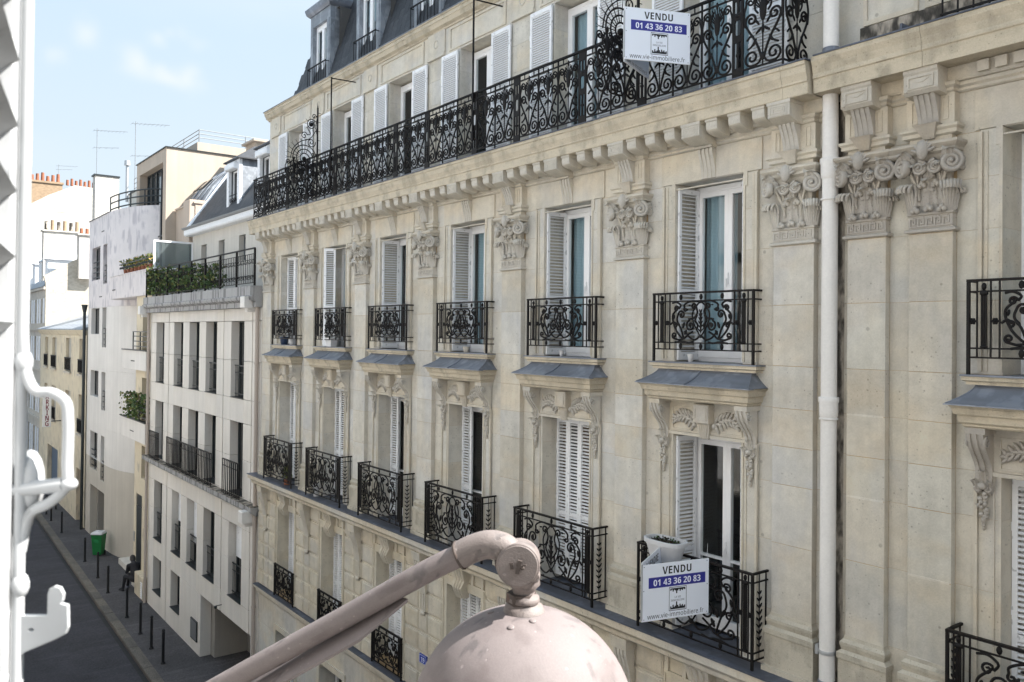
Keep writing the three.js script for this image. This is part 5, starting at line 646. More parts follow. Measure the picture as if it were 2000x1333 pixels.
  const gw = group(D, 'glazing', [-40.85, 12.55, -1.6], 0, true); for (let k = 0; k < 5; k++) for (const [a, b] of [[0, 2.1], [2.14, 5.1]]) part(gw, 'pane', box(k * 0.8 + 0.04, k * 0.8 + 0.76, a + 0.03, b - 0.03, -0.02, 0), new THREE.MeshPhysicalMaterial({ color: col(0.06, 0.07, 0.075), roughness: 0.04, specularIntensity: 1, ior: 1.9 })); for (let k = 0; k <= 5; k++) part(gw, 'mullion', box(k * 0.8 - 0.04, k * 0.8 + 0.04, 0, 5.1, -0.05, 0.06), M.darkMetal); for (const y of [0, 2.1, 5.06]) part(gw, 'transom', box(0, 4.0, y, y + 0.06, -0.05, 0.055), M.darkMetal);
  wpart(D, 'roof_block', box(-44, -37.0, 18.2, 18.75, -9, -2.65), M.peach);
  { const L = [[-44, -2.75], [-37.1, -2.75], [-37.1, -9]]; for (const y of [18.98, 19.15, 19.32]) wpart(D, 'roof_rail', [rod([-44, y, -2.75], [-37.1, y, -2.75], 0.018), rod([-37.1, y, -2.75], [-37.1, y, -9], 0.018)], M.greyMetal); for (const [px, pz] of [[-44, -2.75], [-41.7, -2.75], [-39.4, -2.75], [-37.1, -2.75], [-37.1, -4.8], [-37.1, -6.9]]) wpart(D, 'rail_post', rod([px, 18.75, pz], [px, 19.33, pz], 0.022), M.greyMetal); }
  for (const y of [17.75, 18.0, 18.25]) wpart(D, 'roof_rail', rod([-45.4, y, -2], [-41.6, y, -2], 0.018), M.greyMetal); for (const px of [-45.4, -44.1, -42.8]) wpart(D, 'rail_post', rod([px, 17.44, -2], [px, 18.26, -2], 0.02), M.greyMetal);
  // low block beside it with barrel roof and roof lights
  wpart(D, 'side_wing', [box(-36.34, -33.62, 12.4, 15.55, -8, -1.62), box(-36.3, -33.58, 15.552, 15.62, -1.9, -1.55)], M.peachShaded); darkWin(D, -35.75, -34.95, 13.2, 14.25, -1.62, { d: 0.002 }); wpart(D, 'pipe', cyl(-34.75, 12.9, 15.35, -1.54, 0.06, 0.06, 10), M.pipe); wpart(D, 'chimney_wall', box(-34.5, -33.65, 13, 15.7, -2.2, -1.4), M.peachShaded);
  const pr = [[-1.9, 15.6], [-2.3, 16.3], [-2.9, 16.95], [-3.7, 17.5], [-4.8, 17.9], [-6.5, 18.0], [-6.5, 15.6]]; wpart(D, 'barrel_roof', profX(pr, -36.33, -33.7), M.zincPale); for (const q of [-35.6, -34.9, -34.2]) wpart(D, 'roof_seam', tube(pr.slice(0, 6).map(p => [q, p[1] + 0.02, p[0] + 0.015]), 0.025, 20, 4), M.zincPale);
  for (const [q, zz, yy] of [[-35.9, -2.35, 16.42], [-35.1, -2.35, 16.42]]) wpart(D, 'roof_light', [mv(box(-0.28, 0.28, 0, 0.6, 0, 0.05), q, yy - 0.05, zz + 0.08, -0.75), mv(box(-0.22, 0.22, 0.06, 0.54, 0.05, 0.06), q, yy - 0.05, zz + 0.08, -0.75)], M.darkGlass);
  wpart(D, 'chimney', [box(-35.6, -34.4, 17.8, 18.55, -4.9, -4.3), box(-35.75, -34.25, 18.552, 18.64, -5.05, -4.15)], M.peach);
}
{ const t = thing('balcony_plants', 'row of small green potted plants along the rounded building top balcony', 'plants', [-39.1, 12.9, -0.25]); for (let i = 0; i < 8; i++) part(t, 'pot', cyl(0.3 + i * 0.62, 0, 0.22, 0, 0.1, 0.13, 10), M.potRed); foliage(t, 'leaves', 700, r => { const k = (r() * 8) | 0; return [0.3 + k * 0.62 + (r() - 0.5) * 0.5, 0.2 + r() * 0.38, (r() - 0.5) * 0.4]; }, 8, 0.1, [M.leaf[0], M.leaf[1], M.leaf[3], M.flower]); }
{ const t = thing('balcony_plants', 'sprawling shrub growing through a lower box balcony rail', 'plants', [-36.3, 6.94, -0.15]); part(t, 'stem', [0.4, 1.1, 1.8].map(q => tube([[q, 0, 0], [q - 0.2, 0.5, 0.1], [q - 0.4, 1.0, 0.25]], 0.02, 8, 4)), M.wood); foliage(t, 'leaves', 620, r => [-0.5 + r() * 2.9, 0.05 + r() * 0.95, (r() - 0.3) * 0.8], 9, 0.12); }
// dark rainwater pipe between the white and the cream house
{ const t = thing('downpipe', 'dark rainwater pipe on the edge of the cream house with the parking sign', 'drainpipe', [-47.75, 0, -0.2]); part(t, 'pipe', cyl(0, 0.12, 11.4, 0, 0.075, 0.075, 12), M.darkMetal); part(t, 'hopper', cyl(0, 11.4, 11.8, 0, 0.08, 0.16, 12), M.darkMetal); }
const E1 = thing('cream_house', 'low cream plastered house with grey shutters and a parking entrance', 'house', [-55.8, 0, -3]);
{
  const z = -0.35, x0 = -63.55, x1 = -47.9, hs = []; for (const [a, b] of [[-61.7, -60.4], [-58.85, -57.2], [-54.0, -52.3], [-49.9, -48.6]]) hs.push([a, b, 8.1, 10.0], [a, b, 4.9, 7.0]); const gh = [[-60.1, -56.2, 0.05, 3.2], [-53.6, -52.4, 1.2, 3.0], [-50.2, -49.0, 0.1, 3.0]];
  wpart(E1, 'wall', wallWithHoles(x0, x1, 0, 10.45, -0.7, z, [...hs, ...gh]), M.cream); for (const h of hs) { const g = darkWin(E1, ...h, z, { d: 0.22, frame: M.creamDull, pane: M.darkGlass }); const w = h[1] - h[0]; part(g, 'shutter', [box(0.02, w * 0.5, 0.02, h[3] - h[2] - 0.02, 0.02, 0.06)], mat(0.42, 0.40, 0.36, { roughness: 0.8 })); part(g, 'guard_rail', [box(-0.05, w + 0.05, 0.75, 0.8, 0.26, 0.3), box(-0.05, w + 0.05, 0.08, 0.12, 0.26, 0.3), ...Array.from({ length: 8 }, (_, k) => box(w * k / 7 - 0.02, w * k / 7 + 0.02, 0.1, 0.76, 0.265, 0.295))], M.iron); part(g, 'sill', box(-0.1, w + 0.1, -0.1, 0, 0.2, 0.34), M.creamDull); }
  wpart(E1, 'garage_door', box(-60.1, -56.2, 0.05, 3.2, -0.65, -0.6), M.blueDoor); darkWin(E1, ...gh[1], z); wpart(E1, 'door', box(-50.2, -49.0, 0.1, 3.0, -0.6, -0.55), M.wood);
  wpart(E1, 'cornice', profX([[z, 10.2], [z + 0.06, 10.2], [z + 0.2, 10.42], [z + 0.2, 10.48], [z, 10.48]], x0, x1 + 0.05), M.cream); wpart(E1, 'roof', profX([[-0.1, 10.482], [-0.12, 10.54], [-4.5, 12.0], [-9, 10.6], [-9, 10.482]], x0, x1), M.zincPale); wpart(E1, 'building_body', box(x0, x1, 0, 10.4, -9, -0.72), M.creamDull);
}
{ const t = thing('parking_sign', 'tall white blade sign lettered PARKING on the cream house', 'sign', [-55.2, 4.75, -0.3]); part(t, 'board', cbox(0, 0.44, 0, 2.3, -0.05, 0.05, 0.01), M.white); t.rotation.y = Math.PI / 2; t.position.z = 0.62;
  const m = printed(t, 'lettering', 0.42, 2.26, canvasMat(128, 512, (c, w, h) => { c.fillStyle = '#f3f1ee'; c.fillRect(0, 0, w, h); c.fillStyle = '#7c1029'; c.font = 'bold 92px sans-serif'; c.textAlign = 'center'; c.textBaseline = 'middle'; [...'PARKING'].forEach((l, i) => c.fillText(l, w / 2, 40 + i * 72)); })); m.position.set(0.22, 1.15, 0.054); part(t, 'bracket', [box(0.44, 0.97, 0.3, 0.36, -0.03, 0.03), box(0.44, 0.97, 1.9, 1.96, -0.03, 0.03)], M.darkMetal); }
const F1 = thing('old_townhouse', 'old pale townhouse with shuttered windows and a bright rubble gable', 'house', [-72, 0, -4]);
{
  const z = -0.6, x0 = -82, x1 = -63.6, hs = [], tops = [[1.6, 3.6], [4.7, 6.7], [8.3, 10.0], [10.9, 12.6]]; for (let k = 0; k < 6; k++) for (const [a, b] of tops) hs.push([-65.6 - k * 2.7, -64.5 - k * 2.7, a, b]);
  wpart(F1, 'wall', wallWithHoles(x0, x1 - 0.36, 0, 13.4, -0.95, z, hs), M.creamDull); hs.forEach(h => { const g = darkWin(F1, ...h, z, { d: 0.2, frame: M.white }); part(g, 'shutter', [box(-0.5, -0.02, 0, h[3] - h[2], 0.2, 0.25), box(1.12, 1.6, 0, h[3] - h[2], 0.2, 0.25)], M.white); });
  for (const y of [4.2, 7.6, 10.4, 13.2]) wpart(F1, 'string_course', box(x0, x1 - 0.02, y, y + 0.18, z, z + 0.12), M.creamDull);
  wpart(F1, 'gable_wall', [mv(plate([[0.6, 0], [0.6, 13.6], [0.46, 14.1], [3.2, 15.85], [6, 17.4], [9, 15], [9, 0]], 0, 0.35), x1 - 0.35, 0, 0, 0, Math.PI / 2)], M.rubble);
  wpart(F1, 'roof', profX([[z + 0.15, 13.4], [-0.9, 13.9], [-3.2, 15.8], [-6, 17.3], [-9, 14.9], [-9, 13.4]], x0, x1 - 0.36), M.zincPale); wpart(F1, 'chimney', [box(-63.95, -63.1, 14.0, 17.0, -3.6, -2.5), box(-64.0, -63.0, 17.002, 17.1, -3.7, -2.4)], M.sunlitWall); for (let k = 0; k < 3; k++) wpart(F1, 'chimney_pot', cyl(-63.5, 17.1, 17.5, -2.7 - k * 0.35, 0.12, 0.1, 10), M.potRed);
  for (const q of [-66, -69, -72]) wpart(F1, 'dormer', [box(q - 0.6, q + 0.6, 13.6, 15.4, -3.0, -0.95), loft('y', [[15.402, q - 0.75, q + 0.75, -3.2, -0.8], [15.9, q - 0.1, q + 0.1, -3.2, -1.4]])], M.white); for (const q of [-66, -69, -72]) darkWin(F1, q - 0.35, q + 0.35, 13.8, 15.1, -0.93, { d: 0.0, frame: M.white });
  wpart(F1, 'building_body', box(x0, x1 - 0.4, 0, 13.3, -9, -0.97), M.creamDull);
}
// houses on the rise behind: gables and chimney stacks
{ const t = thing('gabled_house', 'tall white blank gable rising behind the old townhouse', 'house', [-86, 0, -6]); wpart(t, 'gable_wall', mv(plate([[-2, 10], [1.7, 10], [1.7, 20.5], [2.2, 21.7], [3.7, 22.7], [5.8, 23.8], [8, 23.7], [12, 20], [12, 10]], 0, 0.4), -85.4, 0, 0, 0, Math.PI / 2), M.sunlitWall); wpart(t, 'roof', profX([[-1.7, 20.3], [-2.3, 21.6], [-5.8, 23.6], [-12, 20], [-12, 10], [-1.7, 10]], -96, -85.45), M.zincPale); wpart(t, 'vent', box(-84.999, -84.98, 21.2, 22.0, -5.1, -4.2), M.creamDull); for (let k = 0; k < 8; k++) wpart(t, 'chimney_pot', cyl(-85.2, 23.75, 24.25 + (k % 2) * 0.15, -5.2 - k * 0.36, 0.13, 0.11, 10), M.potRed); wpart(t, 'side_wall', box(-96, -85.5, 8, 20.2, -11.9, -1.8), M.creamDull); }
{ const t = thing('chimney_stack', 'broad yellow brick chimney stack topped with red clay pots', 'chimney', [-95, 0, -4.6]); wpart(t, 'stack', [box(-95.6, -94.4, 10, 25.2, -6.2, -2.0), box(-95.7, -94.3, 25.202, 25.4, -6.3, -1.9)], M.brick); for (let k = 0; k < 9; k++) wpart(t, 'chimney_pot', cyl(-95, 25.4, 26.0 + (k % 3) * 0.15, -2.2 - k * 0.46, 0.17, 0.14, 10), M.potRed); }
{ const t = thing('chimney_stack', 'slender white rendered chimney stack behind the rounded white building', 'chimney', [-58, 0, -3.2]); wpart(t, 'stack', [box(-58.8, -58, 9, 20.35, -3.9, -2.5)], M.sunlitWall); wpart(t, 'cap', box(-58.85, -57.95, 20.352, 20.45, -3.95, -2.42), M.darkMetal); }
{ const t = thing('chimney_stack', 'low chimney with a row of dark pots beside the rubble gable', 'chimney', [-68, 0, -2.2]); wpart(t, 'stack', [box(-68.6, -67.9, 12, 17.6, -3.4, -1.0), box(-68.7, -67.8, 17.602, 17.7, -3.5, -0.9)], M.sunlitWall); for (let k = 0; k < 6; k++) wpart(t, 'chimney_pot', cyl(-68.2, 17.7, 18.35 + (k % 2) * 0.1, -1.2 - k * 0.4, 0.13, 0.12, 10), k % 2 ? M.brick : M.soot); }
{ const t = thing('flue', 'thin metal flue pipe with a round cowl beside the penthouse', 'flue', [-45.2, 17, -1.6]); part(t, 'pipe', cyl(0, 0, 1.85, 0, 0.07, 0.07, 10), M.galv); part(t, 'cowl', cyl(0, 1.86, 2.1, 0, 0.15, 0.13, 12), M.galv); }
function antenna(label, x, y, z, h) { const t = thing('tv_antenna', label, 'antenna', [x, y, z], 'television antennas on the roofs'); part(t, 'mast', rod([0, 0, 0], [0, h, 0], 0.018, 6), M.greyMetal); for (const [yy, l, n] of [[h - 0.1, 1.7, 9], [h * 0.62, 1.2, 4]]) { part(t, 'boom', rod([-0.2, yy, 0.15], [0.5, yy + 0.05, -l], 0.013, 5), M.greyMetal); for (let k = 0; k < n; k++) { const q = k / n; part(t, 'element', rod([-0.2 + 0.7 * q - 0.35, yy, 0.15 - (l + 0.15) * q], [-0.2 + 0.7 * q + 0.35, yy, 0.15 - (l + 0.15) * q], 0.007, 4), M.greyMetal); } } return t; }
antenna('tall antenna on the slender white chimney stack', -58.2, 20.2, -2.6, 3.2); antenna('antenna on the roof just beside the metal flue', -50, 17.2, -3.05, 5.1); antenna('small antenna above the red clay pots on the brick stack', -95, 26, -5.9, 1.3);

// ---------- street ----------
{
  const kerbZ = x => 1.70 + (x + 26) * 0.018;   // the kerb line closes slowly on the wall line
  const K = (x, z) => [x, z];
  structure('ground', [tris([-300, -0.02, 120, 300, -0.02, 120, 300, -0.02, -300, -300, -0.02, 120, 300, -0.02, -300, -300, -0.02, -300])], M.asphalt);
  structure('road', (() => { const o = []; for (let x = -140; x < 20; x += 4) quad(o, [x, 0, 7.4], [x + 4, 0, 7.4], [x + 4, 0, kerbZ(Math.max(-60, x + 4)) - 0.05], [x, 0, kerbZ(Math.max(-60, x)) - 0.05]); return tris(o); })(), M.asphalt);
  structure('pavement', (() => { const o = []; for (let x = -140; x < 20; x += 4) quad(o, [x, 0.12, kerbZ(Math.max(-60, x)) - 0.29], [x + 4, 0.12, kerbZ(Math.max(-60, x + 4)) - 0.29], [x + 4, 0.12, -1.6], [x, 0.12, -1.6]); return tris(o); })(), M.pavement);
  const gut = []; for (let x = -140; x < 20; x += 4) quad(gut, [x, 0.004, kerbZ(Math.max(-60, x)) + 0.14], [x + 4, 0.004, kerbZ(Math.max(-60, x + 4)) + 0.14], [x + 4, 0.004, kerbZ(Math.max(-60, x + 4))], [x, 0.004, kerbZ(Math.max(-60, x))]); structure('gutter', tris(gut), mat(0.035, 0.034, 0.035, { map: asphaltMap }));
  const kerb = new THREE.Group(); kerb.name = 'kerb'; kerb.userData.kind = 'structure'; scene.add(kerb); const r = rng(61);
  for (let x = -66; x < -4; x += 1.0) { const a = kerbZ(Math.max(-60, x)), b = kerbZ(Math.max(-60, x + 1)), o = []; const y1 = 0.135 + (r() - 0.5) * 0.008, g = 0.006; const T = [[x + g, a - 0.29], [x + 1 - g, b - 0.29], [x + 1 - g, b], [x + g, a]]; quad(o, [T[3][0], y1, T[3][1] - 0.02], [T[2][0], y1, T[2][1] - 0.02], [T[1][0], y1, T[1][1]], [T[0][0], y1, T[0][1]]); quad(o, [T[3][0], y1 - 0.02, T[3][1]], [T[2][0], y1 - 0.02, T[2][1]], [T[2][0], y1, T[2][1] - 0.02], [T[3][0], y1, T[3][1] - 0.02]); quad(o, [T[3][0], -0.01, T[3][1]], [T[2][0], -0.01, T[2][1]], [T[2][0], y1 - 0.02, T[2][1]], [T[3][0], y1 - 0.02, T[3][1]]); quad(o, [T[2][0], -0.01, T[2][1]], [T[1][0], -0.01, T[1][1]], [T[1][0], y1, T[1][1]], [T[2][0], y1, T[2][1] - 0.02]); quad(o, [T[0][0], -0.01, T[0][1]], [T[3][0], -0.01, T[3][1]], [T[3][0], y1, T[3][1] - 0.02], [T[0][0], y1, T[0][1]]); part(kerb, 'kerbstone', tris(o), pick(M.granite, r)); }
  structure('far_pavement', box(-140, 20, 0, 0.13, 7.3, 8.85), M.pavement);
  const cw = new THREE.Group(); cw.name = 'crosswalk'; cw.userData.kind = 'structure'; scene.add(cw); for (let k = 0; k < 5; k++) part(cw, 'stripe', tris([-53.6, 0.004, 2.35 + k, -50.3, 0.004, 2.35 + k, -50.3, 0.004, 1.85 + k, -53.6, 0.004, 2.35 + k, -50.3, 0.004, 1.85 + k, -53.6, 0.004, 1.85 + k]), M.paint);
  // bollards
  const place = [[-27.07, 1.08, 'nearest the garage entrance, first of the row'], [-28.55, 1.06, 'second along the row from the garage entrance'], [-30.16, 1.02, 'third along the row from the garage entrance'], [-32.16, 1.01, 'fourth along the row, in front of the panelled corner'], [-35.6, 0.95, 'standing in front of the seated person'], [-37.99, 0.86, 'standing just in front of the green bin'], [-41.0, 0.82, 'standing just past the green bin'], [-47.5, 0.74, 'by the dark rainwater pipe'], [-50.74, 0.75, 'before the crosswalk beside the cream house'], [-52.7, 0.70, 'closest to the crosswalk end of the kerb'], [-53.9, 0.05, 'set against the cream house wall']];
  let proto; place.forEach(([x, z, where], i) => { const label = `slim black steel bollard ${where.replace('nearest', 'beside')}`; if (!i) { proto = thing('bollard', label, 'bollard', [x, 0.12, z], 'black bollards along the pavement'); part(proto, 'post', lathe([[0, 0], [0.045, 0], [0.045, 0.98], [0.03, 0.985], [0.03, 1.0], [0.05, 1.005], [0.05, 1.04], [0.035, 1.075], [0, 1.085]], 14), M.black); part(proto, 'base_ring', lathe([[0.045, 0], [0.075, 0], [0.07, 0.03], [0.046, 0.05]], 14), M.black); } else copy(proto, label, [x, 0.12, z]); });
}
// green wheeled bin
{
  const t = thing('wheelie_bin', 'green wheeled rubbish bin with a pale lid by the garage opening', 'bin', [-41.75, 0.12, 0.12], null, 0.92); t.scale.set(0.82, 1.05, 0.72);
  part(t, 'body', loft('y', [[0.06, -0.22, 0.22, -0.24, 0.22], [0.10, -0.23, 0.23, -0.25, 0.23], [0.88, -0.29, 0.29, -0.33, 0.31], [0.92, -0.31, 0.31, -0.36, 0.33], [0.95, -0.31, 0.31, -0.36, 0.33]]), M.green); part(t, 'lid', loft('y', [[0.952, -0.32, 0.32, -0.38, 0.36], [0.985, -0.32, 0.32, -0.38, 0.36], [1.05, -0.27, 0.27, -0.3, 0.27]]), M.plastic);
  part(t, 'handle', [rod([-0.26, 0.97, -0.42], [0.26, 0.97, -0.42], 0.018), rod([-0.26, 0.97, -0.42], [-0.26, 0.95, -0.34], 0.018), rod([0.26, 0.97, -0.42], [0.26, 0.95, -0.34], 0.018)], M.plastic); for (const s of [-1, 1]) part(t, 'wheel', mv(fin(new THREE.CylinderGeometry(0.1, 0.1, 0.05, 18).rotateZ(Math.PI / 2)), s * 0.25, 0.1, -0.24), M.black);
  part(t, 'label', box(-0.12, 0.12, 0.6, 0.74, 0.26, 0.303), mat(0.02, 0.22, 0.07)); const b = thing('bottle', 'small crumpled pale bottle left lying on the bin lid', 'bottle', [-41.75, 1.172, 0.12]); part(b, 'body', mv(lathe([[0, 0], [0.05, 0], [0.05, 0.16], [0.02, 0.2], [0.02, 0.24], [0, 0.24]], 12), 0.1, 0.05, 0, 0, 0, 1.57), M.plastic);
}
// seated person, one continuous body
function sdfBody(bones, lo, hi, res, k = 0.035) {
  const mc = new MarchingCubes(res, new THREE.MeshStandardMaterial(), false, false, 200000); mc.isolation = 0;
  const S = Math.max(hi[0] - lo[0], hi[1] - lo[1], hi[2] - lo[2]) * 1.02, c = [0, 1, 2].map(i => (lo[i] + hi[i]) / 2), h = res / 2, p = V3(), a = V3(), b = V3();
  for (let z = 0; z < res; z++) for (let y = 0; y < res; y++) for (let x = 0; x < res; x++) {
    p.set(c[0] + (x - h) / h * S / 2, c[1] + (y - h) / h * S / 2, c[2] + (z - h) / h * S / 2); let d = 1e3;
    for (const [A, Bq, ra, rb] of bones) { a.set(...A); b.set(...Bq); const ab = b.sub(a), t = Math.max(0, Math.min(1, p.clone().sub(a).dot(ab) / Math.max(1e-9, ab.lengthSq()))); const q = p.distanceTo(a.addScaledVector(ab, t)) - (ra + (rb - ra) * t); const hh = Math.max(0, Math.min(1, 0.5 + 0.5 * (q - d) / k)); d = q + (d - q) * hh - k * hh * (1 - hh); }
    mc.field[x + y * res + z * res * res] = -d;
  }
  mc.update(); const n = mc.count, g = new THREE.BufferGeometry(); g.setAttribute('position', new THREE.BufferAttribute(new Float32Array(mc.positionArray.slice(0, n * 3)), 3)); g.setAttribute('normal', new THREE.BufferAttribute(new Float32Array(mc.normalArray.slice(0, n * 3)), 3)); g.scale(S / 2, S / 2, S / 2); g.translate(...c); return fin(g);
}
{
  // faces -x and a little into the street; sits at the origin, seat height .52
  const t = thing('person', 'person in a dark hooded jacket sitting hunched by the doorway, looking at their hands', 'person', [-35.15, 0.12, 0.02], null, 0.0);
  const hip = [0, 0.52, 0], Lk = [-0.44, 0.60, 0.16], Rk = [-0.30, 0.57, 0.34], La = [-0.66, 0.13, 0.16], Ra = [-0.36, 0.12, 0.40];
  const bones = [[[0, 0.54, -0.05], [0, 0.54, 0.1], 0.15, 0.15], [hip, [-0.04, 0.75, 0.02], 0.165, 0.17], [[-0.04, 0.75, 0.02], [-0.16, 0.98, 0.05], 0.175, 0.175], [[-0.16, 1.02, -0.14], [-0.16, 1.02, 0.24], 0.085, 0.085], [[-0.17, 1.03, 0.05], [-0.26, 1.14, 0.07], 0.075, 0.065], [[0, 0.55, -0.03], Lk, 0.105, 0.075], [Lk, La, 0.072, 0.05], [[0, 0.55, 0.12], Rk, 0.105, 0.075], [Rk, Ra, 0.072, 0.05], [La, [-0.84, 0.06, 0.14], 0.05, 0.045], [Ra, [-0.52, 0.05, 0.46], 0.05, 0.045], [[-0.16, 1.0, -0.16], [-0.24, 0.76, -0.16], 0.068, 0.055], [[-0.24, 0.76, -0.16], [-0.42, 0.78, 0.03], 0.052, 0.038], [[-0.16, 1.0, 0.26], [-0.22, 0.76, 0.30], 0.068, 0.055], [[-0.22, 0.76, 0.30], [-0.42, 0.79, 0.14], 0.052, 0.038]];
  part(t, 'body', sdfBody(bones, [-0.95, -0.02, -0.32], [0.25, 1.25, 0.62], 84), mat(0.022, 0.022, 0.026, { roughness: 0.9 }));
  part(t, 'head', sdfBody([[[-0.30, 1.20, 0.07], [-0.33, 1.27, 0.07], 0.088, 0.095], [[-0.36, 1.17, 0.075], [-0.385, 1.19, 0.075], 0.06, 0.05], [[-0.415, 1.205, 0.075], [-0.43, 1.195, 0.075], 0.016, 0.014], [[-0.31, 1.22, -0.02], [-0.31, 1.25, -0.02], 0.018, 0.02], [[-0.31, 1.22, 0.16], [-0.31, 1.25, 0.16], 0.018, 0.02], [[-0.26, 1.12, 0.07], [-0.3, 1.18, 0.07], 0.06, 0.06]], [-0.46, 1.04, -0.06], [-0.2, 1.38, 0.2], 48, 0.02), mat(0.32, 0.20, 0.15, { roughness: 0.7 }));
  part(t, 'hair', sdfBody([[[-0.27, 1.22, 0.07], [-0.31, 1.30, 0.07], 0.098, 0.098], [[-0.24, 1.15, 0.07], [-0.25, 1.2, 0.07], 0.07, 0.09], [[-0.35, 1.33, 0.07], [-0.33, 1.32, 0.07], 0.06, 0.07]], [-0.46, 1.04, -0.06], [-0.14, 1.44, 0.2], 44, 0.02), mat(0.07, 0.065, 0.06, { roughness: 1 }));
  part(t, 'hood', sdfBody([[[-0.14, 1.08, 0.06], [-0.17, 1.10, 0.06], 0.11, 0.10], [[-0.16, 1.06, -0.06], [-0.16, 1.06, 0.16], 0.07, 0.07]], [-0.35, 0.92, -0.16], [0.0, 1.25, 0.26], 36, 0.02), mat(0.04, 0.04, 0.045, { roughness: 1 }));
  for (const [sx, z0] of [[0, 0.035], [1, 0.135]]) { const b = []; const d = sx ? -1 : 1; b.push([[-0.42, 0.785, z0], [-0.48, 0.79, z0 + d * 0.01], 0.034, 0.03]); for (let k = 0; k < 4; k++) { const o = (k - 1.5) * 0.018; b.push([[-0.48, 0.79 + o, z0 + d * 0.012], [-0.525 + Math.abs(o) * 0.4, 0.785 + o, z0 + d * 0.018], 0.0095, 0.009], [[-0.525 + Math.abs(o) * 0.4, 0.785 + o, z0 + d * 0.018], [-0.54 + Math.abs(o) * 0.5, 0.775 + o, z0 + d * 0.04], 0.009, 0.008]); } b.push([[-0.44, 0.81, z0 + d * 0.01], [-0.48, 0.83, z0 + d * 0.035], 0.012, 0.01]); part(t, 'hand', sdfBody(b, [-0.58, 0.7, z0 - 0.08], [-0.38, 0.9, z0 + 0.08], 48, 0.008), mat(0.32, 0.20, 0.15, { roughness: 0.7 })); }
  for (const [a, b] of [[[-0.68, 0.045, 0.16], [-0.90, 0.035, 0.14]], [[-0.37, 0.04, 0.40], [-0.57, 0.035, 0.48]]]) part(t, 'shoe', sdfBody([[a, b, 0.052, 0.042], [[a[0] + 0.02, a[1] + 0.05, a[2]], a, 0.05, 0.05]], [a[0] - 0.36, -0.05, Math.min(a[2], b[2]) - 0.12], [a[0] + 0.12, 0.2, Math.max(a[2], b[2]) + 0.12], 44, 0.03), a[0] < -0.5 ? mat(0.16, 0.17, 0.21) : mat(0.05, 0.05, 0.055));
  const p = thing('phone', 'small dark phone held in the hands of the seated person', 'phone', [-35.66, 0.905, 0.105]); part(p, 'case', [mv(cbox(-0.04, 0.04, -0.075, 0.075, -0.006, 0.004, 0.003), 0, 0, 0, 0, Math.PI / 2, 0.5)], M.black);
}

// ---------- estate agents' boards on the balconies ----------
const signMat = canvasMat(1024, 720, (c, w, h) => {
  c.fillStyle = '#eef2fb'; c.fillRect(0, 0, w, h); c.textAlign = 'center'; c.textBaseline = 'middle';
  c.fillStyle = '#15161c'; c.font = 'bold 136px sans-serif'; c.fillText('VENDU', w * 0.52, 92);
  c.fillStyle = '#30318f'; c.fillRect(96, 168, w - 150, 138); c.fillStyle = '#f4f6ff'; c.font = 'bold 112px sans-serif'; c.fillText('01 43 36 20 83', w * 0.52, 240, w - 220);
  const lx = w * 0.40, ly = 322, lw = 262, lh = 300; c.strokeStyle = '#2b2b33'; c.lineWidth = 7; c.strokeRect(lx, ly, lw, lh); c.fillStyle = '#17181c';
  const sk = [40, 22, 58, 30, 44, 96, 50, 28, 60, 36, 52, 30, 42], n = sk.length, bw = (lw - 30) / n; sk.forEach((s, i) => { c.fillRect(lx + 15 + i * bw, ly + lh - 14 - s, bw + 1, s); c.fillRect(lx + 15 + i * bw, ly + 14, bw + 1, s * 0.72); });
  c.fillStyle = '#5a5a66'; c.font = '36px sans-serif'; c.fillText('LA VIE', lx + lw / 2, ly + 132); c.font = '34px sans-serif'; c.fillText('IMMOBILIERE', lx + lw / 2, ly + 172);
  c.fillStyle = '#22232b'; c.font = '82px sans-serif'; c.fillText('www.vie-immobiliere.fr', w * 0.5, 668, w - 70);
  c.fillStyle = '#8a8f9c'; for (const [x, y] of [[28, 24], [w - 28, 24], [28, h - 24], [w - 28, h - 24], [24, 330], [w - 24, 330]]) { c.beginPath(); c.arc(x, y, 7, 0, 7); c.fill(); }
});
const oldMat = canvasMat(1024, 720, (c, w, h) => { c.fillStyle = '#e9edf6'; c.fillRect(0, 0, w, h); c.fillStyle = '#15161c'; c.textAlign = 'center'; c.textBaseline = 'middle'; c.font = 'bold 140px sans-serif'; c.fillText('A VENDRE', w / 2, 100, w - 80); c.fillStyle = '#22232b'; c.font = '82px sans-serif'; c.fillText('www.vie-immobiliere.fr', w * 0.5, 668, w - 70); });
function saleSign(label, pos, th, w, h, th2, lift) {
  const t = thing('sale_board', label, 'sign', pos, 'sale boards fixed to the balconies'); const mk = (a, m, dy, ww) => { const g = group(t, 'board', [0, dy, 0], a); part(g, 'panel', box(0, ww, 0, h, -0.005, 0.005), M.white); const f = printed(g, 'print', ww - 0.006, h - 0.006, m); f.position.set(ww / 2, h / 2, 0.0075); const b = printed(g, 'back_print', ww - 0.006, h - 0.006, signMat); b.position.set(ww / 2, h / 2, -0.0075); b.rotation.y = Math.PI; };
  mk(th, signMat, 0, w); mk(th2, oldMat, lift, w * 0.92);
  part(t, 'hinge', rod([0, 0.02, 0], [0, h - 0.02 + lift, 0], 0.012, 8), M.galv); part(t, 'wire', [rod([Math.cos(th) * w * 0.98, h * 0.96, -Math.sin(th) * w * 0.98], [Math.cos(th) * w * 0.98 - 0.03, h + 0.16, -Math.sin(th) * w - 0.02], 0.003, 4)], M.galv);
}
saleSign('white sale board lettered VENDU on the second floor balcony, beside the planter', [-6.62, 7.215, 1.24], 1.313, 0.92, 0.65, 2.05, 0.03);
saleSign('white sale board lettered VENDU on the long fourth floor balcony', [-7.022, 13.80, 1.20], 1.155, 0.853, 0.63, 1.95, -0.03);
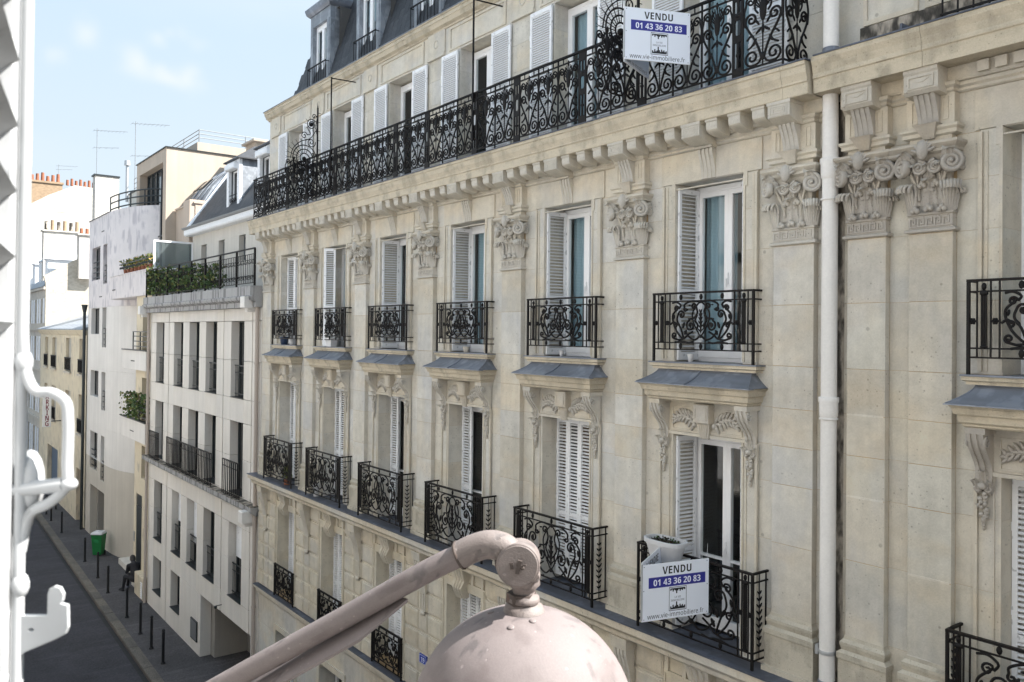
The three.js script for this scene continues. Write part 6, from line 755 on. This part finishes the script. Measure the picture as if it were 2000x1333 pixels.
// planters and pots
{ const t = thing('planter', 'oval pale grey plastic planter hooked over the second floor balcony rail', 'planter', [-7.02, 7.70, 0.40]); const S = (a, b, y, n = 28) => Array.from({ length: n }, (_, i) => { const q = i / n * 6.283, c = Math.cos(q), s = Math.sin(q); return [a * Math.sign(c) * Math.pow(Math.abs(c), 0.7), y, b * Math.sign(s) * Math.pow(Math.abs(s), 0.7)]; }); const ringsOf = L => { const o = []; for (let k = 0; k + 1 < L.length; k++) for (let i = 0; i < 28; i++) { const m = (i + 1) % 28; quad(o, L[k][m], L[k][i], L[k + 1][i], L[k + 1][m]); } return tris(o); };
  part(t, 'tub', ringsOf([S(0.01, 0.01, 0), S(0.21, 0.10, 0), S(0.27, 0.15, 0.21), S(0.295, 0.17, 0.215), S(0.30, 0.175, 0.265), S(0.27, 0.148, 0.268), S(0.26, 0.14, 0.18)]), M.plastic); part(t, 'soil', ringsOf([S(0.001, 0.001, 0.235), S(0.265, 0.145, 0.22)]), M.soil); foliage(t, 'leaves', 60, r => [(r() - 0.5) * 0.36, 0.235 + r() * 0.03, (r() - 0.5) * 0.2], 3, 0.03, [M.leaf[2], M.soil]); }
const potList = [['dark blue glazed pot on the third floor sill of the outermost bay', -20.25, M.blueGlaze, 0.11, 0.2], ['small white pot on the third floor sill of the outermost bay', -19.75, M.plastic, 0.08, 0.15], ['small tan pot on the third floor sill, fourth bay along', -12.0, M.trim, 0.06, 0.1], ['small pale cup on the third floor sill above the planter', -6.95, M.plastic, 0.04, 0.1], ['small pale cup on the third floor sill, fifth bay along', -9.45, M.plastic, 0.035, 0.09]];
for (const [l, x, m, rr, h] of potList) { const t = thing('flower_pot', l, 'pot', [x, 10.169, 0.04], 'pots standing on the window sills'); part(t, 'body', lathe([[0, 0], [rr * 0.75, 0], [rr, h * 0.85], [rr * 1.12, h * 0.86], [rr * 1.12, h], [rr * 0.95, h], [rr * 0.9, h * 0.8], [0, h * 0.8]], 18), m); }
{ const t = thing('window_box', 'white rectangular window box on the third floor sill of the second bay', 'planter', [-17.55, 10.169, 0.05]); part(t, 'tub', [loft('y', [[0, -0.22, 0.22, -0.07, 0.07], [0.17, -0.25, 0.25, -0.085, 0.085], [0.2, -0.25, 0.25, -0.085, 0.085]])], M.plastic); }
{ const t = thing('potted_plant', 'small green plant behind the outermost second floor railing', 'plant', [-19.7, 6.702, 0.14]); part(t, 'pot', cyl(0, 0, 0.14, 0, 0.07, 0.09, 14), M.potRed); foliage(t, 'leaves', 90, r => { const a = r() * 6.28, q = r() * 0.17; return [Math.cos(a) * q, 0.14 + r() * 0.3, Math.sin(a) * q * 0.7]; }, 4, 0.07, [M.leaf[1], M.leaf[3]]); }
{ const t = thing('flower_pot', 'slim white pot behind the second floor railing, second bay along', 'pot', [-17.95, 6.702, 0.15], 'pots standing on the window sills'); part(t, 'body', lathe([[0, 0], [0.06, 0], [0.075, 0.3], [0.065, 0.3], [0.06, 0.25], [0, 0.25]], 16), M.plastic); }

// ---------- wall lantern below the camera window ----------
{
  const t = thing('street_lantern', 'weathered pinkish grey street lantern with domed hood on a curved wall arm', 'street lamp', [-2.95, 8.9, 8.25]);
  const W = (n, g, m) => wpart(t, n, g, m), ax = V3(0.75, 0.06, 0.66).normalize(), dc = V3(-1.452, 9.993, 7.065);
  W('arm', tube([[-2.95, 8.90, 8.25], [-2.48, 9.27, 7.93], [-2.007, 9.642, 7.552], [-1.726, 9.862, 7.319], [-1.62, 9.945, 7.235], [-1.556, 9.995, 7.172], [-1.522, 10.016, 7.138]], 0.0255, 60, 24), M.lamp);
  W('arm_flange', (() => { const a = V3(-2.95, 8.872, 8.25), b = V3(-1.660, 9.884, 7.262), n = V3(0.56, -0.52, 0.65), o = [], c = [a.clone().addScaledVector(n, -0.02), b.clone().addScaledVector(n, -0.02), b.clone().addScaledVector(n, 0.012).add(V3(0.03, 0.023, -0.022)), b.clone().addScaledVector(n, 0.058).add(V3(-0.05, -0.04, 0.04)), a.clone().addScaledVector(n, 0.058)], T = c.map(v => [v.x, v.y, v.z]), D2 = c.map(v => [v.x, v.y - 0.007, v.z]); for (let i = 1; i < 4; i++) { o.push(...T[0], ...T[i + 1], ...T[i]); o.push(...D2[0], ...D2[i], ...D2[i + 1]); } for (let i = 0; i < 5; i++) { const m = (i + 1) % 5; quad(o, T[i], T[m], D2[m], D2[i]); } return tris(o); })(), M.lamp);
  W('elbow', tube([[-1.545, 10.003, 7.160], [-1.522, 10.020, 7.137], [-1.495, 10.030, 7.112], [-1.472, 10.022, 7.088], [-1.462, 10.0, 7.076]], 0.0315, 30, 20), M.lampCast);
  W('weld_ring', (() => { const g = new THREE.TorusGeometry(0.0285, 0.0042, 8, 34), p = g.attributes.position, r = rng(4); for (let i = 0; i < p.count; i++) { const k = 1 + (vn(i * 0.013 % 1, i * 0.031 % 1, 17, 13, 3) - 0.5) * 0.16; p.setXYZ(i, p.getX(i) * k, p.getY(i) * k, p.getZ(i) * (1 + k * 0.2)); } g.computeVertexNormals(); g.applyQuaternion(new THREE.Quaternion().setFromUnitVectors(V3(0, 0, 1), V3(0.70, 0.45, -0.62).normalize())); g.translate(-1.545, 10.003, 7.160); return fin(g); })(), M.bolt);
  const drum = new THREE.CylinderGeometry(0.046, 0.046, 0.075, 40, 1); const rim = new THREE.TorusGeometry(0.0445, 0.0035, 8, 40).rotateX(Math.PI / 2).translate(0, 0.0365, 0); const cap = new THREE.CylinderGeometry(0.0425, 0.0455, 0.006, 40).translate(0, 0.040, 0); const q = new THREE.Quaternion().setFromUnitVectors(V3(0, 1, 0), ax); const place = g => { g.applyQuaternion(q); g.translate(dc.x, dc.y, dc.z); return fin(g); };
  W('joint', [place(drum), place(rim)], M.lampCast); W('end_cap', place(cap), M.lampCast);
  W('bolt', [place(mv(box(-0.014, 0.015, 0, 0.009, -0.004, 0.005), 0.002, 0.043, 0.0, 0, 2.2)), place(mv(ball(0, 0, 0, 0.006, 0.005, 0.005), 0.008, 0.047, -0.006)), place(mv(box(-0.008, 0.006, 0, 0.005, -0.003, 0.004), -0.008, 0.042, 0.010, 0, -0.6)), place(mv(rod([0, 0, 0], [0.004, 0.012, -0.014], 0.0016, 5), 0.004, 0.045, -0.004))], M.bolt); W('saddle', place(mv(fin(new THREE.TorusGeometry(0.047, 0.009, 8, 26, 2.6)), 0, -0.012, 0, Math.PI / 2, 0, 0)), M.bolt); W('lug', place(mv(cyl(0, -0.02, 0.025, 0, 0.011, 0.011, 8), 0.046, 0.0, -0.008)), M.lampCast);
  const X = -1.458, Z = 7.045, Y = 9.884;
  W('neck', mv(lathe([[0.030, 0.085], [0.034, 0.07], [0.036, 0.055], [0.026, 0.045], [0.024, 0.035], [0.034, 0.028], [0.036, 0.018], [0.030, 0.014], [0.042, 0.008], [0.047, -0.004]], 28), X, Y, Z), M.lampCast);
  W('nut', mv(fin(new THREE.CylinderGeometry(0.033, 0.036, 0.022, 6)), X - 0.004, Y + 0.026, Z + 0.004, 0.05, 0.4), M.bolt);
  const dome = []; for (let i = 0; i <= 26; i++) { const a = i / 26 * Math.PI / 2; dome.push([0.251 * Math.sin(a) + 0.0002, 0.25 * Math.cos(a) - 0.25]); } dome.push([0.262, -0.258], [0.262, -0.275], [0.245, -0.277], [0.24, -0.24]);
  W('hood', mv(lathe(dome, 96), X, Y, Z), M.lamp); W('globe', mv(lathe([[0.24, -0.28], [0.235, -0.34], [0.19, -0.42], [0.1, -0.47], [0.001, -0.48]], 48), X, Y, Z), new THREE.MeshPhysicalMaterial({ color: col(0.8, 0.8, 0.78), roughness: 0.3, transmission: 0.5, thickness: 0 }));
  for (const [a, r] of [[0.35, 0.062], [1.0, 0.085], [2.3, 0.075], [4.2, 0.075]]) { const y = Math.sqrt(0.25 * 0.25 - r * r) - 0.25; W('rivet', mv(ball(0, 0, 0, 0.008, 0.003, 0.008, 12), X + Math.cos(a) * r, Y + y + 0.001, Z + Math.sin(a) * r, Math.sin(a) * r * 4, 0, -Math.cos(a) * r * 4), M.lamp); }
  W('wall_plate', [cbox(-3.05, -2.85, 8.68, 9.02, 8.235, 8.25, 0.004)], M.lampCast);
}
// ---------- own louvred shutter, folded back beside the camera window ----------
{
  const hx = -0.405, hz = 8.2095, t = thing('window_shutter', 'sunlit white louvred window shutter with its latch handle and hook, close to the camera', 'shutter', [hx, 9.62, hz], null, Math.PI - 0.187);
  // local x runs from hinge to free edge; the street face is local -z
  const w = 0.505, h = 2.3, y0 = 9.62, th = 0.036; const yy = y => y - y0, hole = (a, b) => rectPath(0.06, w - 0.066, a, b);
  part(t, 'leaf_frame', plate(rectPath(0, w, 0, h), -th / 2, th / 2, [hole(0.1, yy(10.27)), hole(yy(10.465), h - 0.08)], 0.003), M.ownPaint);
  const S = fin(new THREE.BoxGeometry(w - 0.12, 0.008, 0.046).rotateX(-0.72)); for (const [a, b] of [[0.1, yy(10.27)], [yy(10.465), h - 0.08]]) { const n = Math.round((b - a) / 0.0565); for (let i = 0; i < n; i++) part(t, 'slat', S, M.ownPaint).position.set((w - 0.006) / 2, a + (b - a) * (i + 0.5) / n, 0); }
  const L = (P, r, seg = 40) => { const g = tube(P, r, seg, 10); return g; };
  const W = (n, g, m = M.ownPaint) => { const k = part(t, n, g, m); k.geometry = k.geometry.clone(); const inv = new THREE.Matrix4().compose(t.position, t.quaternion, V3(1, 1, 1)).invert(); k.geometry.applyMatrix4(inv); return k; };
  W('latch_rod', [rod([-0.858, 9.8, 8.099], [-0.858, 11.5, 8.099], 0.005, 10), ...[10.47, 10.27, 10.14, 10.02].map(y => ball(-0.858, y, 8.098, 0.008, 0.012, 0.008, 10))]);
  W('latch_handle', L([[-0.858, 10.50, 8.099], [-0.855, 10.46, 8.096], [-0.847, 10.444, 8.089], [-0.839, 10.443, 8.078], [-0.832, 10.435, 8.068], [-0.830, 10.42, 8.066], [-0.830, 10.38, 8.066], [-0.830, 10.362, 8.066], [-0.835, 10.352, 8.071], [-0.842, 10.343, 8.08], [-0.85, 10.337, 8.09], [-0.856, 10.325, 8.094], [-0.858, 10.30, 8.098]], 0.0048, 70));
  W('latch_lever', [rod([-0.868, 10.354, 8.108], [-0.832, 10.361, 8.068], 0.0065, 12), ball(-0.829, 10.3615, 8.0645, 0.0075, 0.006, 0.0075, 10), ball(-0.866, 10.36, 8.09, 0.016, 0.03, 0.012, 12)]);
  const u = V3(0.6068, 0.0105, -0.7948), v = V3(0.002, 0.9999, 0.0147), f = V3(-0.795, 0.0105, -0.6067), o = V3(-0.8555, 10.215, 8.0965), s = 0.000458, hk = plate([[-14, 0], [0, -16], [8, -8], [70, 18], [88, 28], [93, 40], [92, 82], [78, 86], [82, 92], [84, 104], [78, 116], [68, 119], [58, 114], [55, 104], [54, 62], [-14, 62]].map(([a, b]) => [a * s, b * s]), -0.002, 0.002, [Array.from({ length: 12 }, (_, i) => [(22 + 6 * Math.cos(i * 0.524)) * s, (35 - 4.5 * Math.sin(i * 0.524)) * s])], 0.0005); const m4 = new THREE.Matrix4().makeBasis(u, v, f.clone().negate()); m4.setPosition(o); const hg = hk.clone(); hg.applyMatrix4(m4); hg.userData = { fin: true }; W('latch_hook', hg);
}
// ---------- the row of houses on the camera's side of the street ----------
function backRow(label, x0, x1, top, m, seed, win, name = 'facing_apartment_building') {
  const t = thing(name, label, 'building', [(x0 + x1) / 2, 0, 9]), holes = [], z = 8.25; for (const [y, h] of [[0.9, 1.9], [3.8, 2.2], [6.8, 2.3], [9.62, 2.3], [12.9, 2.2]]) for (let x = x0 + 0.9; x + 1.2 < x1; x += 2.6) if (y + h < top - 0.3 && !win.some(q => x + 1.2 > q[0] - 0.3 && x < q[1] + 0.3 && Math.abs(q[2] - y) < 1.5)) holes.push([x, x + 1.15, y, y + h]);
  wpart(t, 'wall', plate(rectPath(x0, x1, 0, top), z, z + 0.45, [...holes, ...win].map(h => rectPath(...h))), m);
  holes.forEach(([a, b, y0, y1]) => { const g = group(t, 'window', [a, y0, z + 0.28], 0, true); part(g, 'pane', box(0, b - a, 0, y1 - y0, 0, 0.01), M.darkGlass); part(g, 'frame', once('bf' + (b - a).toFixed(2) + (y1 - y0), () => plate(rectPath(0, b - a, 0, y1 - y0), -0.05, -0.001, [rectPath(0.06, (b - a) / 2 - 0.04, 0.06, y1 - y0 - 0.06), rectPath((b - a) / 2 + 0.04, b - a - 0.06, 0.06, y1 - y0 - 0.06)])), M.pvc); part(g, 'guard_rail', once('bg' + (b - a).toFixed(2), () => [box(-0.05, b - a + 0.05, 0.9, 0.94, -0.34, -0.3), ...Array.from({ length: 11 }, (_, k) => rod([(b - a) * k / 10, 0, -0.32], [(b - a) * k / 10, 0.92, -0.32], 0.01, 5))]), M.iron); if (y0 > 3) part(g, 'shutter', once('bs' + (y1 - y0), () => [box(-0.56, -0.02, 0, y1 - y0, -0.33, -0.295), box(b - a + 0.02, b - a + 0.56, 0, y1 - y0, -0.33, -0.295)]), M.white); });
  for (const y of [3.4, 6.4, 12.6, top - 0.35]) if (y < top) wpart(t, 'string_course', box(x0, x1, y, y + 0.22, z - 0.18, z - 0.002), m); wpart(t, 'roof', profX([[z + 0.2, top + 0.002], [z + 1.4, top + 2.4], [z + 7, top + 2.4], [z + 7, top + 0.002]], x0, x1), M.zinc); wpart(t, 'building_body', [box(x0, x1, 0, top, z + 2.6, z + 7), box(x0, x0 + 0.2, 0, top, z + 0.46, z + 2.59), box(x1 - 0.2, x1, 0, top, z + 0.46, z + 2.59)], M.room); return t;
}
backRow('cream stone apartment building that holds the camera window', -16, 9, 16.5, M.facing, 3, [[-0.42, 0.80, 9.62, 11.92]]);
backRow('brown brick apartment building on the camera side, past the camera window', 9.02, 40, 17.5, M.brick, 6, []);
backRow('pale plastered apartment building next along the camera side', -36, -16.02, 15.6, M.facing, 4, []);
backRow('cream plastered apartment building further along the camera side', -62, -36.02, 14.6, M.facing, 5, []);
{ const t = thing('facing_apartment_building', 'dull stone building continuing the row past the paired pilasters', 'building', [24, 0, -4]); wpart(t, 'wall', box(8.02, 40, 0, 17.5, -9, -0.02), M.trim2); wpart(t, 'roof', profX([[-0.5, 17.502], [-1.6, 20], [-8, 20], [-9, 17.502]], 8.02, 40), M.zinc); wpart(t, 'string_course', [3.6, 6.5, 13.2].map(y => box(8.02, 40, y, y + 0.25, -0.018, 0.2)), M.trim2); }
camera.focus = 12; camera.userData.fStop = 11;
renderer.render(scene, camera);
